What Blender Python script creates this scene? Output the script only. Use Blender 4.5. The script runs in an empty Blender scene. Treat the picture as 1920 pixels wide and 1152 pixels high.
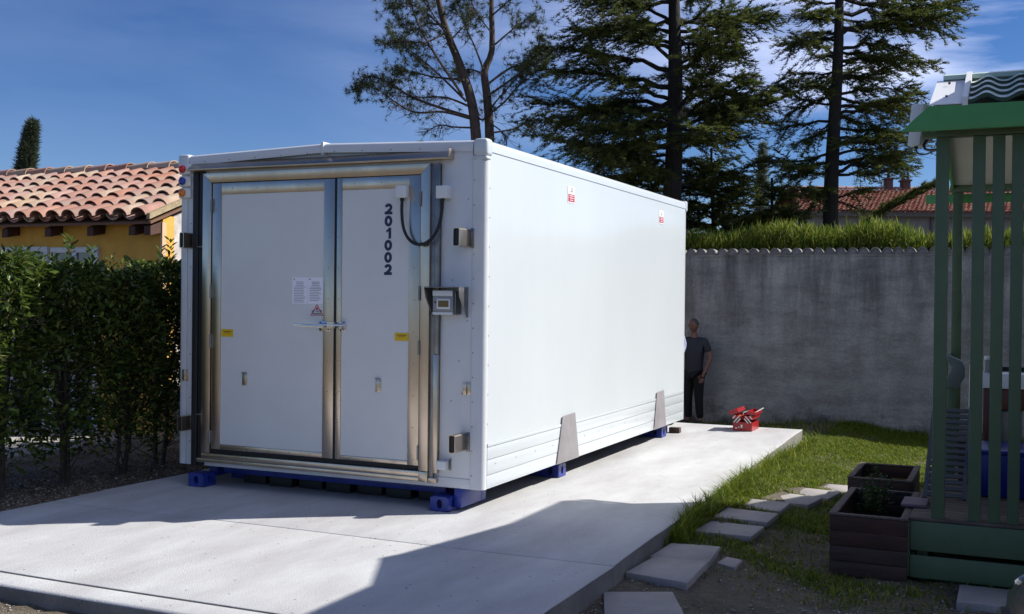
import bpy, bmesh, math, random
import numpy as np
from mathutils import Vector, Matrix
random.seed(7)
RNG = np.random.default_rng(7)
SC = bpy.context.scene
COL = SC.collection
R = math.radians

# ------------------------------------------------------------------ camera
cam = bpy.data.cameras.new('camera'); camo = bpy.data.objects.new('camera', cam); COL.objects.link(camo)
cam.sensor_width = 36.0
cam.lens = 36.0 * 2057.29 / 1920.0
cam.clip_end = 3000; cam.clip_start = 0.05
rx = Vector((0.91121811, 0.41178077, 0.01086978)); up = Vector((-0.01333184, 0.00310714, 0.9999063)); fw = Vector((-0.41170841, 0.91127764, -0.00832108))
mw = Matrix((rx, up, -fw)).transposed().to_4x4(); mw.translation = Vector((3.8475, -7.9843, 1.75))
camo.matrix_world = mw
SC.camera = camo

# ------------------------------------------------------------------ sun, sky, exposure
SUN_EL = 40.0
SUN_AZ = math.degrees(math.atan2(0.824, 0.566))        # clockwise from +y
SUN_STRENGTH = 5.0
SKY_STRENGTH = 0.058
EXPOSURE = 0.51
sd = Vector((math.sin(R(SUN_AZ)) * math.cos(R(SUN_EL)), math.cos(R(SUN_AZ)) * math.cos(R(SUN_EL)), math.sin(R(SUN_EL))))
sl = bpy.data.lights.new('sun', 'SUN'); sl.energy = SUN_STRENGTH; sl.angle = R(0.5); sl.color = (1.0, 0.965, 0.91)
slo = bpy.data.objects.new('sun', sl); COL.objects.link(slo)
slo.rotation_euler = sd.to_track_quat('Z', 'Y').to_euler(); slo.location = sd * 50

world = bpy.data.worlds.new('World'); SC.world = world; world.use_nodes = True
nt = world.node_tree; nt.nodes.clear()
def wn(t, **k):
    n = nt.nodes.new(t)
    for a, b in k.items(): setattr(n, a, b)
    return n
out = wn('ShaderNodeOutputWorld'); bg = wn('ShaderNodeBackground'); sky = wn('ShaderNodeTexSky')
sky.sky_type = 'NISHITA'; sky.sun_disc = False; sky.sun_elevation = R(SUN_EL); sky.sun_rotation = R(SUN_AZ)
sky.altitude = 3000; sky.air_density = 1.1; sky.dust_density = 0.0; sky.ozone_density = 2.0
bg.inputs['Strength'].default_value = SKY_STRENGTH
tc = wn('ShaderNodeTexCoord')
mp = wn('ShaderNodeMapping'); mp.inputs['Rotation'].default_value = (R(15), R(-20), R(10)); mp.inputs['Scale'].default_value = (1.0, 1.5, 5.0); mp.inputs['Location'].default_value = (2.3, 9.4, 1.2)
nz = wn('ShaderNodeTexNoise'); nz.inputs['Scale'].default_value = 1.55; nz.inputs['Detail'].default_value = 7; nz.inputs['Roughness'].default_value = 0.56; nz.inputs['Distortion'].default_value = 0.35
rp = wn('ShaderNodeValToRGB'); rp.color_ramp.elements[0].position = 0.43; rp.color_ramp.elements[1].position = 0.66
rp.color_ramp.elements[0].color = (0, 0, 0, 1); rp.color_ramp.elements[1].color = (1, 1, 1, 1)
mx = wn('ShaderNodeMix', data_type='RGBA'); mx.inputs[7].default_value = (14.5, 15.5, 20.0, 1)
mu = wn('ShaderNodeMath', operation='MULTIPLY'); mu.inputs[1].default_value = 1.0
hs = wn('ShaderNodeHueSaturation'); hs.inputs['Saturation'].default_value = 1.26; hs.inputs['Hue'].default_value = 0.508
L = nt.links.new
L(tc.outputs['Generated'], mp.inputs['Vector']); L(mp.outputs[0], nz.inputs['Vector']); L(nz.outputs['Fac'], rp.inputs[0])
sx = wn('ShaderNodeVectorMath', operation='DOT_PRODUCT'); sx.inputs[1].default_value = (0.93, 0.36, 0.0); L(tc.outputs['Generated'], sx.inputs[0])
smr = wn('ShaderNodeMapRange'); smr.interpolation_type = 'SMOOTHSTEP'; smr.inputs[1].default_value = -0.28; smr.inputs[2].default_value = 0.30; smr.inputs[3].default_value = 0.05; smr.inputs[4].default_value = 1.0; L(sx.outputs['Value'], smr.inputs[0])
mc = wn('ShaderNodeMath', operation='MULTIPLY'); L(rp.outputs[0], mc.inputs[0]); L(smr.outputs[0], mc.inputs[1])
sz = wn('ShaderNodeSeparateXYZ'); L(tc.outputs['Generated'], sz.inputs[0]); zm = wn('ShaderNodeMapRange'); zm.interpolation_type = 'SMOOTHSTEP'
zm.inputs[1].default_value = 0.04; zm.inputs[2].default_value = 0.24; zm.inputs[3].default_value = 0.12; L(sz.outputs[2], zm.inputs[0])
mz = wn('ShaderNodeMath', operation='MULTIPLY'); L(mc.outputs[0], mz.inputs[0]); L(zm.outputs[0], mz.inputs[1]); L(mz.outputs[0], mu.inputs[0])
tn = wn('ShaderNodeMix', data_type='RGBA'); tn.blend_type = 'MULTIPLY'; tn.inputs[0].default_value = 1; tn.inputs[7].default_value = (0.98, 1.04, 1.18, 1); L(hs.outputs[0], tn.inputs[6]); L(mu.outputs[0], mx.inputs[0]); L(sky.outputs[0], hs.inputs['Color']); L(tn.outputs[2], mx.inputs[6])
L(mx.outputs[2], bg.inputs['Color']); L(bg.outputs[0], out.inputs[0])
SC.view_settings.view_transform = 'Standard'; SC.view_settings.look = 'None'
SC.view_settings.gamma = 1; SC.view_settings.use_curve_mapping = False; SC.view_settings.exposure = EXPOSURE
SC.cycles.max_bounces = 6

# ------------------------------------------------------------------ materials
MATS = {}
def mat(name, col, rough=0.6, metal=0.0, var=0.0, vscale=8.0, bump=0.0, bscale=60.0, col2=None, stretch=(1, 1, 1), coat=0.0, spec=0.5, detail=5, trans=0.0, per_object=0.0, ramp=(0.35, 0.68), rvar=0.0, emission=None):
    if name in MATS: return MATS[name]
    m = bpy.data.materials.new(name); m.use_nodes = True; t = m.node_tree; b = t.nodes['Principled BSDF']
    b.inputs['Roughness'].default_value = rough; b.inputs['Metallic'].default_value = metal
    b.inputs['Coat Weight'].default_value = coat; b.inputs['Specular IOR Level'].default_value = spec
    b.inputs['Coat Roughness'].default_value = 0.08
    c4 = (*col, 1)
    b.inputs['Base Color'].default_value = c4
    tcn = t.nodes.new('ShaderNodeTexCoord'); mpn = t.nodes.new('ShaderNodeMapping'); mpn.inputs['Scale'].default_value = stretch
    t.links.new(tcn.outputs['Object'], mpn.inputs['Vector'])
    last = None
    if col2 is None and var: col2 = tuple(max(0, c * (1 - var)) for c in col)
    if col2 is not None:
        n = t.nodes.new('ShaderNodeTexNoise'); n.inputs['Scale'].default_value = vscale; n.inputs['Detail'].default_value = detail; n.inputs['Roughness'].default_value = 0.6
        t.links.new(mpn.outputs[0], n.inputs['Vector'])
        rmp = t.nodes.new('ShaderNodeValToRGB'); rmp.color_ramp.elements[0].position = ramp[0]; rmp.color_ramp.elements[1].position = ramp[1]
        rmp.color_ramp.elements[0].color = (*col2, 1); rmp.color_ramp.elements[1].color = c4
        t.links.new(n.outputs['Fac'], rmp.inputs[0]); last = rmp.outputs[0]
        if rvar:
            mr = t.nodes.new('ShaderNodeMapRange'); mr.inputs[3].default_value = rough + rvar; mr.inputs[4].default_value = max(0.02, rough - rvar)
            t.links.new(n.outputs['Fac'], mr.inputs[0]); t.links.new(mr.outputs[0], b.inputs['Roughness'])
    if per_object:
        oi = t.nodes.new('ShaderNodeObjectInfo'); h = t.nodes.new('ShaderNodeHueSaturation')
        mr = t.nodes.new('ShaderNodeMapRange'); mr.inputs[3].default_value = 1 - per_object; mr.inputs[4].default_value = 1 + per_object
        t.links.new(oi.outputs['Random'], mr.inputs[0]); t.links.new(mr.outputs[0], h.inputs['Value'])
        m2 = t.nodes.new('ShaderNodeMath'); m2.operation = 'MULTIPLY'; m2.inputs[1].default_value = 7.31
        m3 = t.nodes.new('ShaderNodeMath'); m3.operation = 'FRACT'; m4 = t.nodes.new('ShaderNodeMapRange'); m4.inputs[3].default_value = 1 - per_object * 1.2; m4.inputs[4].default_value = 1 + per_object * .8
        t.links.new(oi.outputs['Random'], m2.inputs[0]); t.links.new(m2.outputs[0], m3.inputs[0]); t.links.new(m3.outputs[0], m4.inputs[0]); t.links.new(m4.outputs[0], h.inputs['Saturation'])
        if last is not None: t.links.new(last, h.inputs['Color'])
        else: h.inputs['Color'].default_value = c4
        last = h.outputs[0]
    if last is not None: t.links.new(last, b.inputs['Base Color'])
    if bump:
        n2 = t.nodes.new('ShaderNodeTexNoise'); n2.inputs['Scale'].default_value = bscale; n2.inputs['Detail'].default_value = 4
        t.links.new(mpn.outputs[0], n2.inputs['Vector'])
        bp = t.nodes.new('ShaderNodeBump'); bp.inputs['Strength'].default_value = 1.0; bp.inputs['Distance'].default_value = bump
        t.links.new(n2.outputs['Fac'], bp.inputs['Height']); t.links.new(bp.outputs[0], b.inputs['Normal'])
    if trans:
        tr = t.nodes.new('ShaderNodeBsdfTranslucent'); ms = t.nodes.new('ShaderNodeMixShader'); ms.inputs[0].default_value = trans
        if last is not None: t.links.new(last, tr.inputs['Color'])
        else: tr.inputs['Color'].default_value = c4
        t.links.new(b.outputs[0], ms.inputs[1]); t.links.new(tr.outputs[0], ms.inputs[2])
        t.links.new(ms.outputs[0], t.nodes['Material Output'].inputs['Surface'])
    MATS[name] = m; m.diffuse_color = c4
    return m

def leaf_mat(name, a, b_, trans=0.35, rough=0.5, dry=None):
    """foliage with a colour that varies from leaf to leaf (random per mesh island)"""
    if name in MATS: return MATS[name]
    m = bpy.data.materials.new(name); m.use_nodes = True; t = m.node_tree; b = t.nodes['Principled BSDF']
    g = t.nodes.new('ShaderNodeNewGeometry'); r = t.nodes.new('ShaderNodeValToRGB')
    r.color_ramp.elements[0].color = (*a, 1); r.color_ramp.elements[1].color = (*b_, 1)
    if dry:
        r.color_ramp.elements[1].position = 0.86
        e = r.color_ramp.elements.new(1.0); e.color = (*dry, 1)
    t.links.new(g.outputs['Random Per Island'], r.inputs[0]); t.links.new(r.outputs[0], b.inputs['Base Color'])
    b.inputs['Roughness'].default_value = rough; b.inputs['Specular IOR Level'].default_value = 0.2
    tr = t.nodes.new('ShaderNodeBsdfTranslucent'); ms = t.nodes.new('ShaderNodeMixShader'); ms.inputs[0].default_value = trans
    t.links.new(r.outputs[0], tr.inputs['Color']); t.links.new(b.outputs[0], ms.inputs[1]); t.links.new(tr.outputs[0], ms.inputs[2])
    t.links.new(ms.outputs[0], t.nodes['Material Output'].inputs['Surface'])
    MATS[name] = m; return m

GELCOAT = mat('white gelcoat', (0.60, 0.64, 0.655), 0.24, var=0.07, vscale=0.7, stretch=(1, 1, 0.45), rvar=0.08, coat=0.3, bump=0.0006, bscale=5)
ALU = mat('white painted aluminium', (0.66, 0.67, 0.675), 0.35, var=0.05, vscale=6, bump=0.0004, bscale=20)
DOORW = mat('white door skin', (0.70, 0.70, 0.68), 0.40, var=0.05, vscale=2.5, bump=0.0003, bscale=160)
def steel_mat():
    m = mat('brushed stainless steel', (0.70, 0.60, 0.49), 0.30, 1.0, col2=(0.53, 0.44, 0.35), vscale=2.0, stretch=(2.0, 2.0, 0.8), bump=0.0005, bscale=3.5, rvar=0.08, ramp=(0.3, 0.75))
    return m
STEEL = steel_mat()
STEELD = mat('dull grey steel', (0.30, 0.30, 0.30), 0.42, 0.85, var=0.3, vscale=8, bump=0.0005, bscale=15)
PATCH = mat('scuffed steel plate', (0.34, 0.32, 0.33), 0.5, 0.35, var=0.18, vscale=7, bump=0.0004, bscale=40)
CHROME = mat('polished steel', (0.75, 0.75, 0.76), 0.12, 1.0)
BLACK = mat('black rubber', (0.012, 0.012, 0.013), 0.6)
BLUE = mat('blue gloss paint', (0.022, 0.045, 0.30), 0.35, var=0.35, vscale=9, bump=0.0008, bscale=50)
NAVY = mat('navy vinyl', (0.012, 0.016, 0.07), 0.4)
PVCW = mat('white plastic', (0.72, 0.72, 0.71), 0.4)
PVCG = mat('grey plastic', (0.30, 0.30, 0.30), 0.35)
PAPER = mat('printed paper', (0.86, 0.84, 0.90), 0.5)
INK = mat('grey print', (0.22, 0.22, 0.27), 0.6)
DINK = mat('black print', (0.03, 0.03, 0.04), 0.6)
REDP = mat('red print', (0.45, 0.02, 0.035), 0.5)
YELP = mat('yellow label', (0.72, 0.46, 0.01), 0.5)
CAULK = mat('grey sealant', (0.16, 0.16, 0.17), 0.7)

# ------------------------------------------------------------------ scene helpers
ORG = {}
def link(o, parent=None, loc=None):
    COL.objects.link(o)
    if parent is not None:
        o.parent = parent; ORG[o.name] = ORG[parent.name]
    return o
def tag(o, label=None, cat=None, group=None, kind=None):
    if label: o['label'] = label
    if cat: o['category'] = cat
    if group: o['group'] = group
    if kind: o['kind'] = kind
    return o
def thing(name, loc, label, cat, group=None):
    o = bpy.data.objects.new(name, None); o.empty_display_size = 0.2; COL.objects.link(o); o.location = loc
    ORG[o.name] = Vector(loc)
    return tag(o, label, cat, group)
def shade_smooth(me, ang=None):
    me.polygons.foreach_set('use_smooth', [True] * len(me.polygons))
    if ang is not None:
        try: me.set_sharp_from_angle(angle=R(ang))
        except Exception: pass
class MB:
    """collects world-space geometry for one mesh"""
    def __init__(s): s.v = []; s.f = []
    def add(s, V, F):
        o = len(s.v); s.v += [tuple(p) for p in V]; s.f += [tuple(i + o for i in f) for f in F]; return s
    def box(s, x0, x1, y0, y1, z0, z1):
        return s.add([(x0, y0, z0), (x1, y0, z0), (x1, y1, z0), (x0, y1, z0), (x0, y0, z1), (x1, y0, z1), (x1, y1, z1), (x0, y1, z1)],
                     [(0, 3, 2, 1), (4, 5, 6, 7), (0, 1, 5, 4), (1, 2, 6, 5), (2, 3, 7, 6), (3, 0, 4, 7)])
    def obox(s, c, ax, ay, az):
        """box centred at c with half-axis vectors"""
        c, ax, ay, az = map(Vector, (c, ax, ay, az)); V = [c + ax * i + ay * j + az * k for k in (-1, 1) for i, j in ((-1, -1), (1, -1), (1, 1), (-1, 1))]
        return s.add(V, [(0, 3, 2, 1), (4, 5, 6, 7), (0, 1, 5, 4), (1, 2, 6, 5), (2, 3, 7, 6), (3, 0, 4, 7)])
    def prism(s, poly, a, b, axis='y'):
        n = len(poly)
        def P(q, h):
            return (q[0], h, q[1]) if axis == 'y' else ((h, q[0], q[1]) if axis == 'x' else (q[0], q[1], h))
        V = [P(q, a) for q in poly] + [P(q, b) for q in poly]
        F = [tuple(range(n)), tuple(range(2 * n - 1, n - 1, -1))] + [(i + n, (i + 1) % n + n, (i + 1) % n, i) for i in range(n)]
        return s.add(V, F)
    def tube(s, path, rad, n=8, cap=True):
        path = [Vector(p) for p in path]
        if not hasattr(rad, '__len__'): rad = [rad] * len(path)
        V = []; u = None
        for i, p in enumerate(path):
            d = (path[min(i + 1, len(path) - 1)] - path[max(i - 1, 0)])
            d = d.normalized() if d.length > 1e-9 else Vector((0, 0, 1))
            if u is None: u = d.orthogonal().normalized()
            else:
                u = u - d * u.dot(d); u = u.normalized() if u.length > 1e-6 else d.orthogonal().normalized()
            w = d.cross(u)
            for k in range(n):
                a = 2 * math.pi * k / n; V.append(p + (u * math.cos(a) + w * math.sin(a)) * rad[i])
        F = []
        for i in range(len(path) - 1):
            for k in range(n):
                k2 = (k + 1) % n; F.append((i * n + k, i * n + k2, (i + 1) * n + k2, (i + 1) * n + k))
        if cap and n > 3: F += [tuple(range(n - 1, -1, -1)), tuple(range((len(path) - 1) * n, len(path) * n))]
        return s.add(V, F)
    def cyl(s, a, b, r, n=14, r2=None): return s.tube([a, b], [r, r if r2 is None else r2], n)
    def disc_y(s, x, y, z, r, d=0.003, n=16, ry=None):
        pts = [(x + r * math.cos(2 * math.pi * i / n), z + (ry or r) * math.sin(2 * math.pi * i / n)) for i in range(n)]
        return s.prism(pts, y - d, y)
    def build(s, name, m, parent=None, bevel=0.0, smooth=None, seg=2, kind=None):
        org = ORG[parent.name] if parent is not None else Vector((0, 0, 0))
        me = bpy.data.meshes.new(name)
        me.from_pydata([(p[0] - org.x, p[1] - org.y, p[2] - org.z) for p in s.v], [], s.f)
        bm = bmesh.new(); bm.from_mesh(me)
        bmesh.ops.recalc_face_normals(bm, faces=bm.faces)
        if bevel:
            es = [e for e in bm.edges if len(e.link_faces) == 2 and e.calc_face_angle(0) > R(25)]
            bmesh.ops.bevel(bm, geom=es, offset=bevel, segments=seg, profile=0.5, affect='EDGES', clamp_overlap=True)
        bm.to_mesh(me); bm.free()
        if smooth is not None or bevel: shade_smooth(me, smooth or 35)
        if m is not None: me.materials.append(m)
        o = bpy.data.objects.new(name, me); link(o, parent)
        if kind: o['kind'] = kind
        return o
def box(name, m, parent, x0, x1, y0, y1, z0, z1, bevel=0.0, **k):
    return MB().box(x0, x1, y0, y1, z0, z1).build(name, m, parent, bevel, **k)
def np_mesh(name, V, F, m, parent=None, smooth=False, kind=None):
    """V (n,3) world, F (m,k) index array"""
    org = ORG[parent.name] if parent is not None else Vector((0, 0, 0))
    V = np.asarray(V, np.float32) - np.array(org, np.float32); F = np.asarray(F, np.int32)
    me = bpy.data.meshes.new(name); me.vertices.add(len(V)); me.vertices.foreach_set('co', V.ravel())
    k = F.shape[1]; me.loops.add(F.size); me.loops.foreach_set('vertex_index', F.ravel())
    me.polygons.add(len(F)); me.polygons.foreach_set('loop_start', np.arange(0, F.size, k, dtype=np.int32)); me.polygons.foreach_set('loop_total', np.full(len(F), k, np.int32))
    me.update(calc_edges=True); me.validate()
    if smooth: shade_smooth(me)
    me.materials.append(m); o = bpy.data.objects.new(name, me); link(o, parent)
    if kind: o['kind'] = kind
    return o
def frames(D, N=None):
    """orthonormal frames with first axis D (n,3)"""
    D = D / (np.linalg.norm(D, axis=1, keepdims=True) + 1e-9)
    ref = RNG.normal(size=D.shape) if N is None else N
    S = np.cross(D, ref); S /= (np.linalg.norm(S, axis=1, keepdims=True) + 1e-9); U = np.cross(S, D)
    return D, S, U
def scatter(bv, bf, P, D, S, U, scale):
    """instances of a small base mesh (columns along D,S,U) merged into arrays"""
    bv = np.asarray(bv, float); n = len(P); sc = np.asarray(scale).reshape(-1, 1, 1) if np.ndim(scale) else scale
    V = (bv[None, :, 0:1] * D[:, None] + bv[None, :, 1:2] * S[:, None] + bv[None, :, 2:3] * U[:, None]) * sc + P[:, None]
    F = np.asarray(bf)[None] + (np.arange(n) * len(bv))[:, None, None]
    return V.reshape(-1, 3), F.reshape(-1, np.asarray(bf).shape[1])
def text_obj(s, name, size, m, parent, pos, bold=0.0, thick=0.0015, face='y'):
    cu = bpy.data.curves.new('txt', 'FONT'); cu.body = s; cu.size = size; cu.align_x = 'CENTER'; cu.align_y = 'CENTER'; cu.offset = bold; cu.extrude = thick; cu.resolution_u = 3
    t = bpy.data.objects.new('txt', cu); COL.objects.link(t)
    dg = bpy.context.evaluated_depsgraph_get(); me = bpy.data.meshes.new_from_object(t.evaluated_get(dg)); bpy.data.objects.remove(t)
    me.name = name
    if face == 'y': M_ = Matrix.Rotation(R(90), 4, 'X')
    me.transform(M_); me.transform(Matrix.Translation(Vector(pos) - ORG[parent.name]))
    me.materials.clear(); me.materials.append(m); o = bpy.data.objects.new(name, me); link(o, parent); return o

def smoothstep(a, b, x):
    t = np.clip((np.asarray(x, float) - a) / (b - a), 0, 1); return t * t * (3 - 2 * t)
def gz(x, y):
    """height of the ground outside the slab"""
    x = np.asarray(x, float); y = np.asarray(y, float)
    z = -0.16 - 0.14 * smoothstep(2.0, 9.5, y)
    z = z + (0.07) * (1 - smoothstep(-0.6, 1.6, x)) * (1 - smoothstep(-3.4, -2.6, y))
    z = z + (0.115 - (-0.14 * smoothstep(2.0, 9.5, y))) * (1 - smoothstep(-3.62, -3.42, x)) * smoothstep(-5.5, -3.4, y) * (1 - smoothstep(-4, -3.4, x) * 0)
    z = z + 0.02 * (1 - smoothstep(1.7, 2.2, x)) * smoothstep(0, 1, x) + 0.095 * smoothstep(-0.6, 1.6, y) * (1 - smoothstep(1.7, 2.6, x)) * smoothstep(-0.5, 1.0, x)
    z = z + 0.012 * np.sin(x * 3.1 + y * 1.3) * np.cos(y * 2.3 - x)
    return z
def camera_side(): pass

# ================================================================== GROUND
def build_ground():
    m = bpy.data.materials.new('earth and gravel'); m.use_nodes = True; t = m.node_tree; b = t.nodes['Principled BSDF']; b.inputs['Roughness'].default_value = 0.9
    tcn = t.nodes.new('ShaderNodeTexCoord')
    def noise(s, d=6, r=0.6):
        n = t.nodes.new('ShaderNodeTexNoise'); n.inputs['Scale'].default_value = s; n.inputs['Detail'].default_value = d; n.inputs['Roughness'].default_value = r
        t.links.new(tcn.outputs['Object'], n.inputs['Vector']); return n
    def ramp(src, stops):
        r = t.nodes.new('ShaderNodeValToRGB'); r.color_ramp.elements[0].position = stops[0][0]; r.color_ramp.elements[0].color = (*stops[0][1], 1)
        r.color_ramp.elements[1].position = stops[-1][0]; r.color_ramp.elements[1].color = (*stops[-1][1], 1)
        for p_, c_ in stops[1:-1]: e = r.color_ramp.elements.new(p_); e.color = (*c_, 1)
        t.links.new(src, r.inputs[0]); return r
    n1 = noise(0.9); n2 = noise(28, 8, 0.75); 
    r1 = ramp(n1.outputs['Fac'], [(0.35, (0.065, 0.052, 0.032)), (0.6, (0.16, 0.135, 0.095))])
    r2 = ramp(n2.outputs['Fac'], [(0.35, (0.35, 0.32, 0.30)), (0.62, (1.15, 1.12, 1.08))])
    mul = t.nodes.new('ShaderNodeMix'); mul.data_type = 'RGBA'; mul.blend_type = 'MULTIPLY'; mul.inputs[0].default_value = 0.85
    t.links.new(r1.outputs[0], mul.inputs[6]); t.links.new(r2.outputs[0], mul.inputs[7]); t.links.new(mul.outputs[2], b.inputs['Base Color'])
    bp = t.nodes.new('ShaderNodeBump'); bp.inputs['Distance'].default_value = 0.012; t.links.new(n2.outputs['Fac'], bp.inputs['Height']); t.links.new(bp.outputs[0], b.inputs['Normal'])
    xs = np.unique(np.concatenate([np.linspace(-900, -30, 12), np.linspace(-30, -8, 12), np.linspace(-8, 7, 121), np.linspace(7, 30, 12), np.linspace(30, 900, 12)]))
    ys = np.unique(np.concatenate([np.linspace(-900, -30, 10), np.linspace(-30, -9, 10), np.linspace(-9, 12, 148), np.linspace(12, 60, 16), np.linspace(60, 1200, 12)]))
    X, Y = np.meshgrid(xs, ys); Z = gz(X, Y)
    inside = (X > -3.3) & (X < 1.35) & (Y > -3.1) & (Y < 7.0)
    Z = np.where(inside, -0.30, Z)
    Z = Z + 0.008 * RNG.normal(size=Z.shape) * ((X > -8) & (X < 7) & (Y > -9) & (Y < 12)) * (~inside)
    V = np.stack([X, Y, Z], -1).reshape(-1, 3); nx = len(xs); ny = len(ys)
    i, j = np.meshgrid(np.arange(nx - 1), np.arange(ny - 1)); a = (j * nx + i).ravel()
    o = np_mesh('ground', V, np.stack([a, a + 1, a + nx + 1, a + nx], 1), m, smooth=True); tag(o, kind='structure')
build_ground()

# concrete slab the shelter stands on
CONC = None
def concrete(name, base, dark, pit=0.5, streak=True):
    m = bpy.data.materials.new(name); m.use_nodes = True; t = m.node_tree; b = t.nodes['Principled BSDF']; b.inputs['Roughness'].default_value = 0.82
    tcn = t.nodes.new('ShaderNodeTexCoord'); mpn = t.nodes.new('ShaderNodeMapping'); mpn.inputs['Scale'].default_value = (1, 0.35, 1) if streak else (1, 1, 1); mpn.inputs['Rotation'].default_value = (0, 0, R(62))
    t.links.new(tcn.outputs['Object'], mpn.inputs['Vector'])
    n = t.nodes.new('ShaderNodeTexNoise'); n.inputs['Scale'].default_value = 2.1; n.inputs['Detail'].default_value = 9; n.inputs['Roughness'].default_value = 0.62
    t.links.new(mpn.outputs[0], n.inputs['Vector'])
    r = t.nodes.new('ShaderNodeValToRGB'); r.color_ramp.elements[0].position = 0.33; r.color_ramp.elements[1].position = 0.66
    r.color_ramp.elements[0].color = (*dark, 1); r.color_ramp.elements[1].color = (*base, 1); t.links.new(n.outputs['Fac'], r.inputs[0])
    vo = t.nodes.new('ShaderNodeTexVoronoi'); vo.inputs['Scale'].default_value = 9; t.links.new(tcn.outputs['Object'], vo.inputs['Vector'])
    vr = t.nodes.new('ShaderNodeValToRGB'); vr.color_ramp.elements[0].position = 0.055; vr.color_ramp.elements[1].position = 0.085; vr.color_ramp.elements[0].color = (0.18, 0.17, 0.16, 1); vr.color_ramp.elements[1].color = (1, 1, 1, 1)
    t.links.new(vo.outputs['Distance'], vr.inputs[0])
    fn = t.nodes.new('ShaderNodeTexNoise'); fn.inputs['Scale'].default_value = 130; fn.inputs['Detail'].default_value = 5; t.links.new(tcn.outputs['Object'], fn.inputs['Vector'])
    fr = t.nodes.new('ShaderNodeValToRGB'); fr.color_ramp.elements[0].position = 0.30; fr.color_ramp.elements[1].position = 0.6; fr.color_ramp.elements[0].color = (0.78, 0.78, 0.78, 1); fr.color_ramp.elements[1].color = (1, 1, 1, 1); t.links.new(fn.outputs['Fac'], fr.inputs[0])
    m1 = t.nodes.new('ShaderNodeMix'); m1.data_type = 'RGBA'; m1.blend_type = 'MULTIPLY'; m1.inputs[0].default_value = pit
    m2 = t.nodes.new('ShaderNodeMix'); m2.data_type = 'RGBA'; m2.blend_type = 'MULTIPLY'; m2.inputs[0].default_value = 0.9
    t.links.new(r.outputs[0], m1.inputs[6]); t.links.new(vr.outputs[0], m1.inputs[7]); t.links.new(m1.outputs[2], m2.inputs[6]); t.links.new(fr.outputs[0], m2.inputs[7]); t.links.new(m2.outputs[2], b.inputs['Base Color'])
    bp = t.nodes.new('ShaderNodeBump'); bp.inputs['Distance'].default_value = 0.0035; t.links.new(fn.outputs['Fac'], bp.inputs['Height']); t.links.new(bp.outputs[0], b.inputs['Normal'])
    return m
CONC = concrete('smooth pale concrete', (0.56, 0.565, 0.555), (0.415, 0.40, 0.395), 0.85)
EDGEC = concrete('shaded concrete edge', (0.24, 0.23, 0.21), (0.13, 0.125, 0.115), streak=False)  # darker copy of the concrete, shade of the slab sides put into colour
slab = bpy.data.objects.new('concrete_slab', None); COL.objects.link(slab); ORG[slab.name] = Vector((0, 0, 0)); tag(slab, kind='structure')
def slab_piece(x0, x1, y0, y1, m, bev=0.01, z1=0.0, skew=0.0):
    mb = MB(); nx, ny = max(2, int((x1 - x0) / 0.25)), max(2, int((y1 - y0) / 0.25))
    # sheet with slightly wavering edges, then skirts
    g = []
    for j in range(ny + 1):
        for i in range(nx + 1):
            x = x0 + (x1 - x0) * i / nx; y = y0 + (y1 - y0) * j / ny
            if i == nx: x += 0.003 * math.sin(y * 3.7) + 0.002 * math.sin(y * 9.1) + skew * (y - y0)
            if i == 0: x += 0.01 * math.sin(y * 4.1)
            z = z1 + 0.0025 * math.sin(x * 2.1 + 1) * math.sin(y * 1.7)
            g.append((x, y, z))
    W_ = nx + 1; F = [(j * W_ + i, j * W_ + i + 1, (j + 1) * W_ + i + 1, (j + 1) * W_ + i) for j in range(ny) for i in range(nx)]
    rim = [i for i in range(nx + 1)] + [j * W_ + nx for j in range(1, ny + 1)] + [ny * W_ + i for i in range(nx - 1, -1, -1)] + [j * W_ for j in range(ny - 1, 0, -1)]
    nb = len(g); g += [(g[k][0], g[k][1], -0.34) for k in rim]
    for a in range(len(rim)):
        b_ = (a + 1) % len(rim); F.append((rim[b_], rim[a], nb + a, nb + b_))
    me = MB().add(g, F).build('slab_section', m, slab)
    bm = bmesh.new(); bm.from_mesh(me.data); zs = z1 - 0.02
    es = [e for e in bm.edges if len(e.link_faces) == 2 and e.calc_face_angle(0) > R(60) and min(v.co.z for v in e.verts) > zs]
    bmesh.ops.bevel(bm, geom=es, offset=bev, segments=3, profile=0.5, affect='EDGES', clamp_overlap=True); bm.to_mesh(me.data); bm.free()
    shade_smooth(me.data, 50)
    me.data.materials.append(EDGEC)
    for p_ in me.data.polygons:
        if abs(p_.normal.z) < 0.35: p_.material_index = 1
slab_piece(-3.46, 1.515, -1.165, 7.25, CONC, 0.008, skew=-0.023)
slab_piece(-3.46, 1.52, -3.02, -1.172, CONC, 0.006, -0.001)
slab_piece(-3.47, 1.52, -3.25, -3.026, CONC, 0.028, -0.002)

# ================================================================== SHELTER
SH = thing('container_shelter', (0, 0, 0), 'large white container shelter with stainless double doors standing on the concrete slab', 'container')
ZB, ZT, LEN, WID = 0.187, 3.03, 6.06, 3.15
def rivets(name, pts, axis, r=0.006, parent=SH, m=None):
    mb = MB()
    for p in pts:
        if axis == 'y': mb.disc_y(p[0], p[1], p[2], r, 0.0025, 6)
        else:
            q = [(p[1] + r * math.cos(i * math.pi / 3), p[2] + r * math.sin(i * math.pi / 3)) for i in range(6)]; mb.prism(q, p[0], p[0] + 0.0025, 'x')
    return mb.build(name, m or STEELD, parent, kind='stuff')
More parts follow.
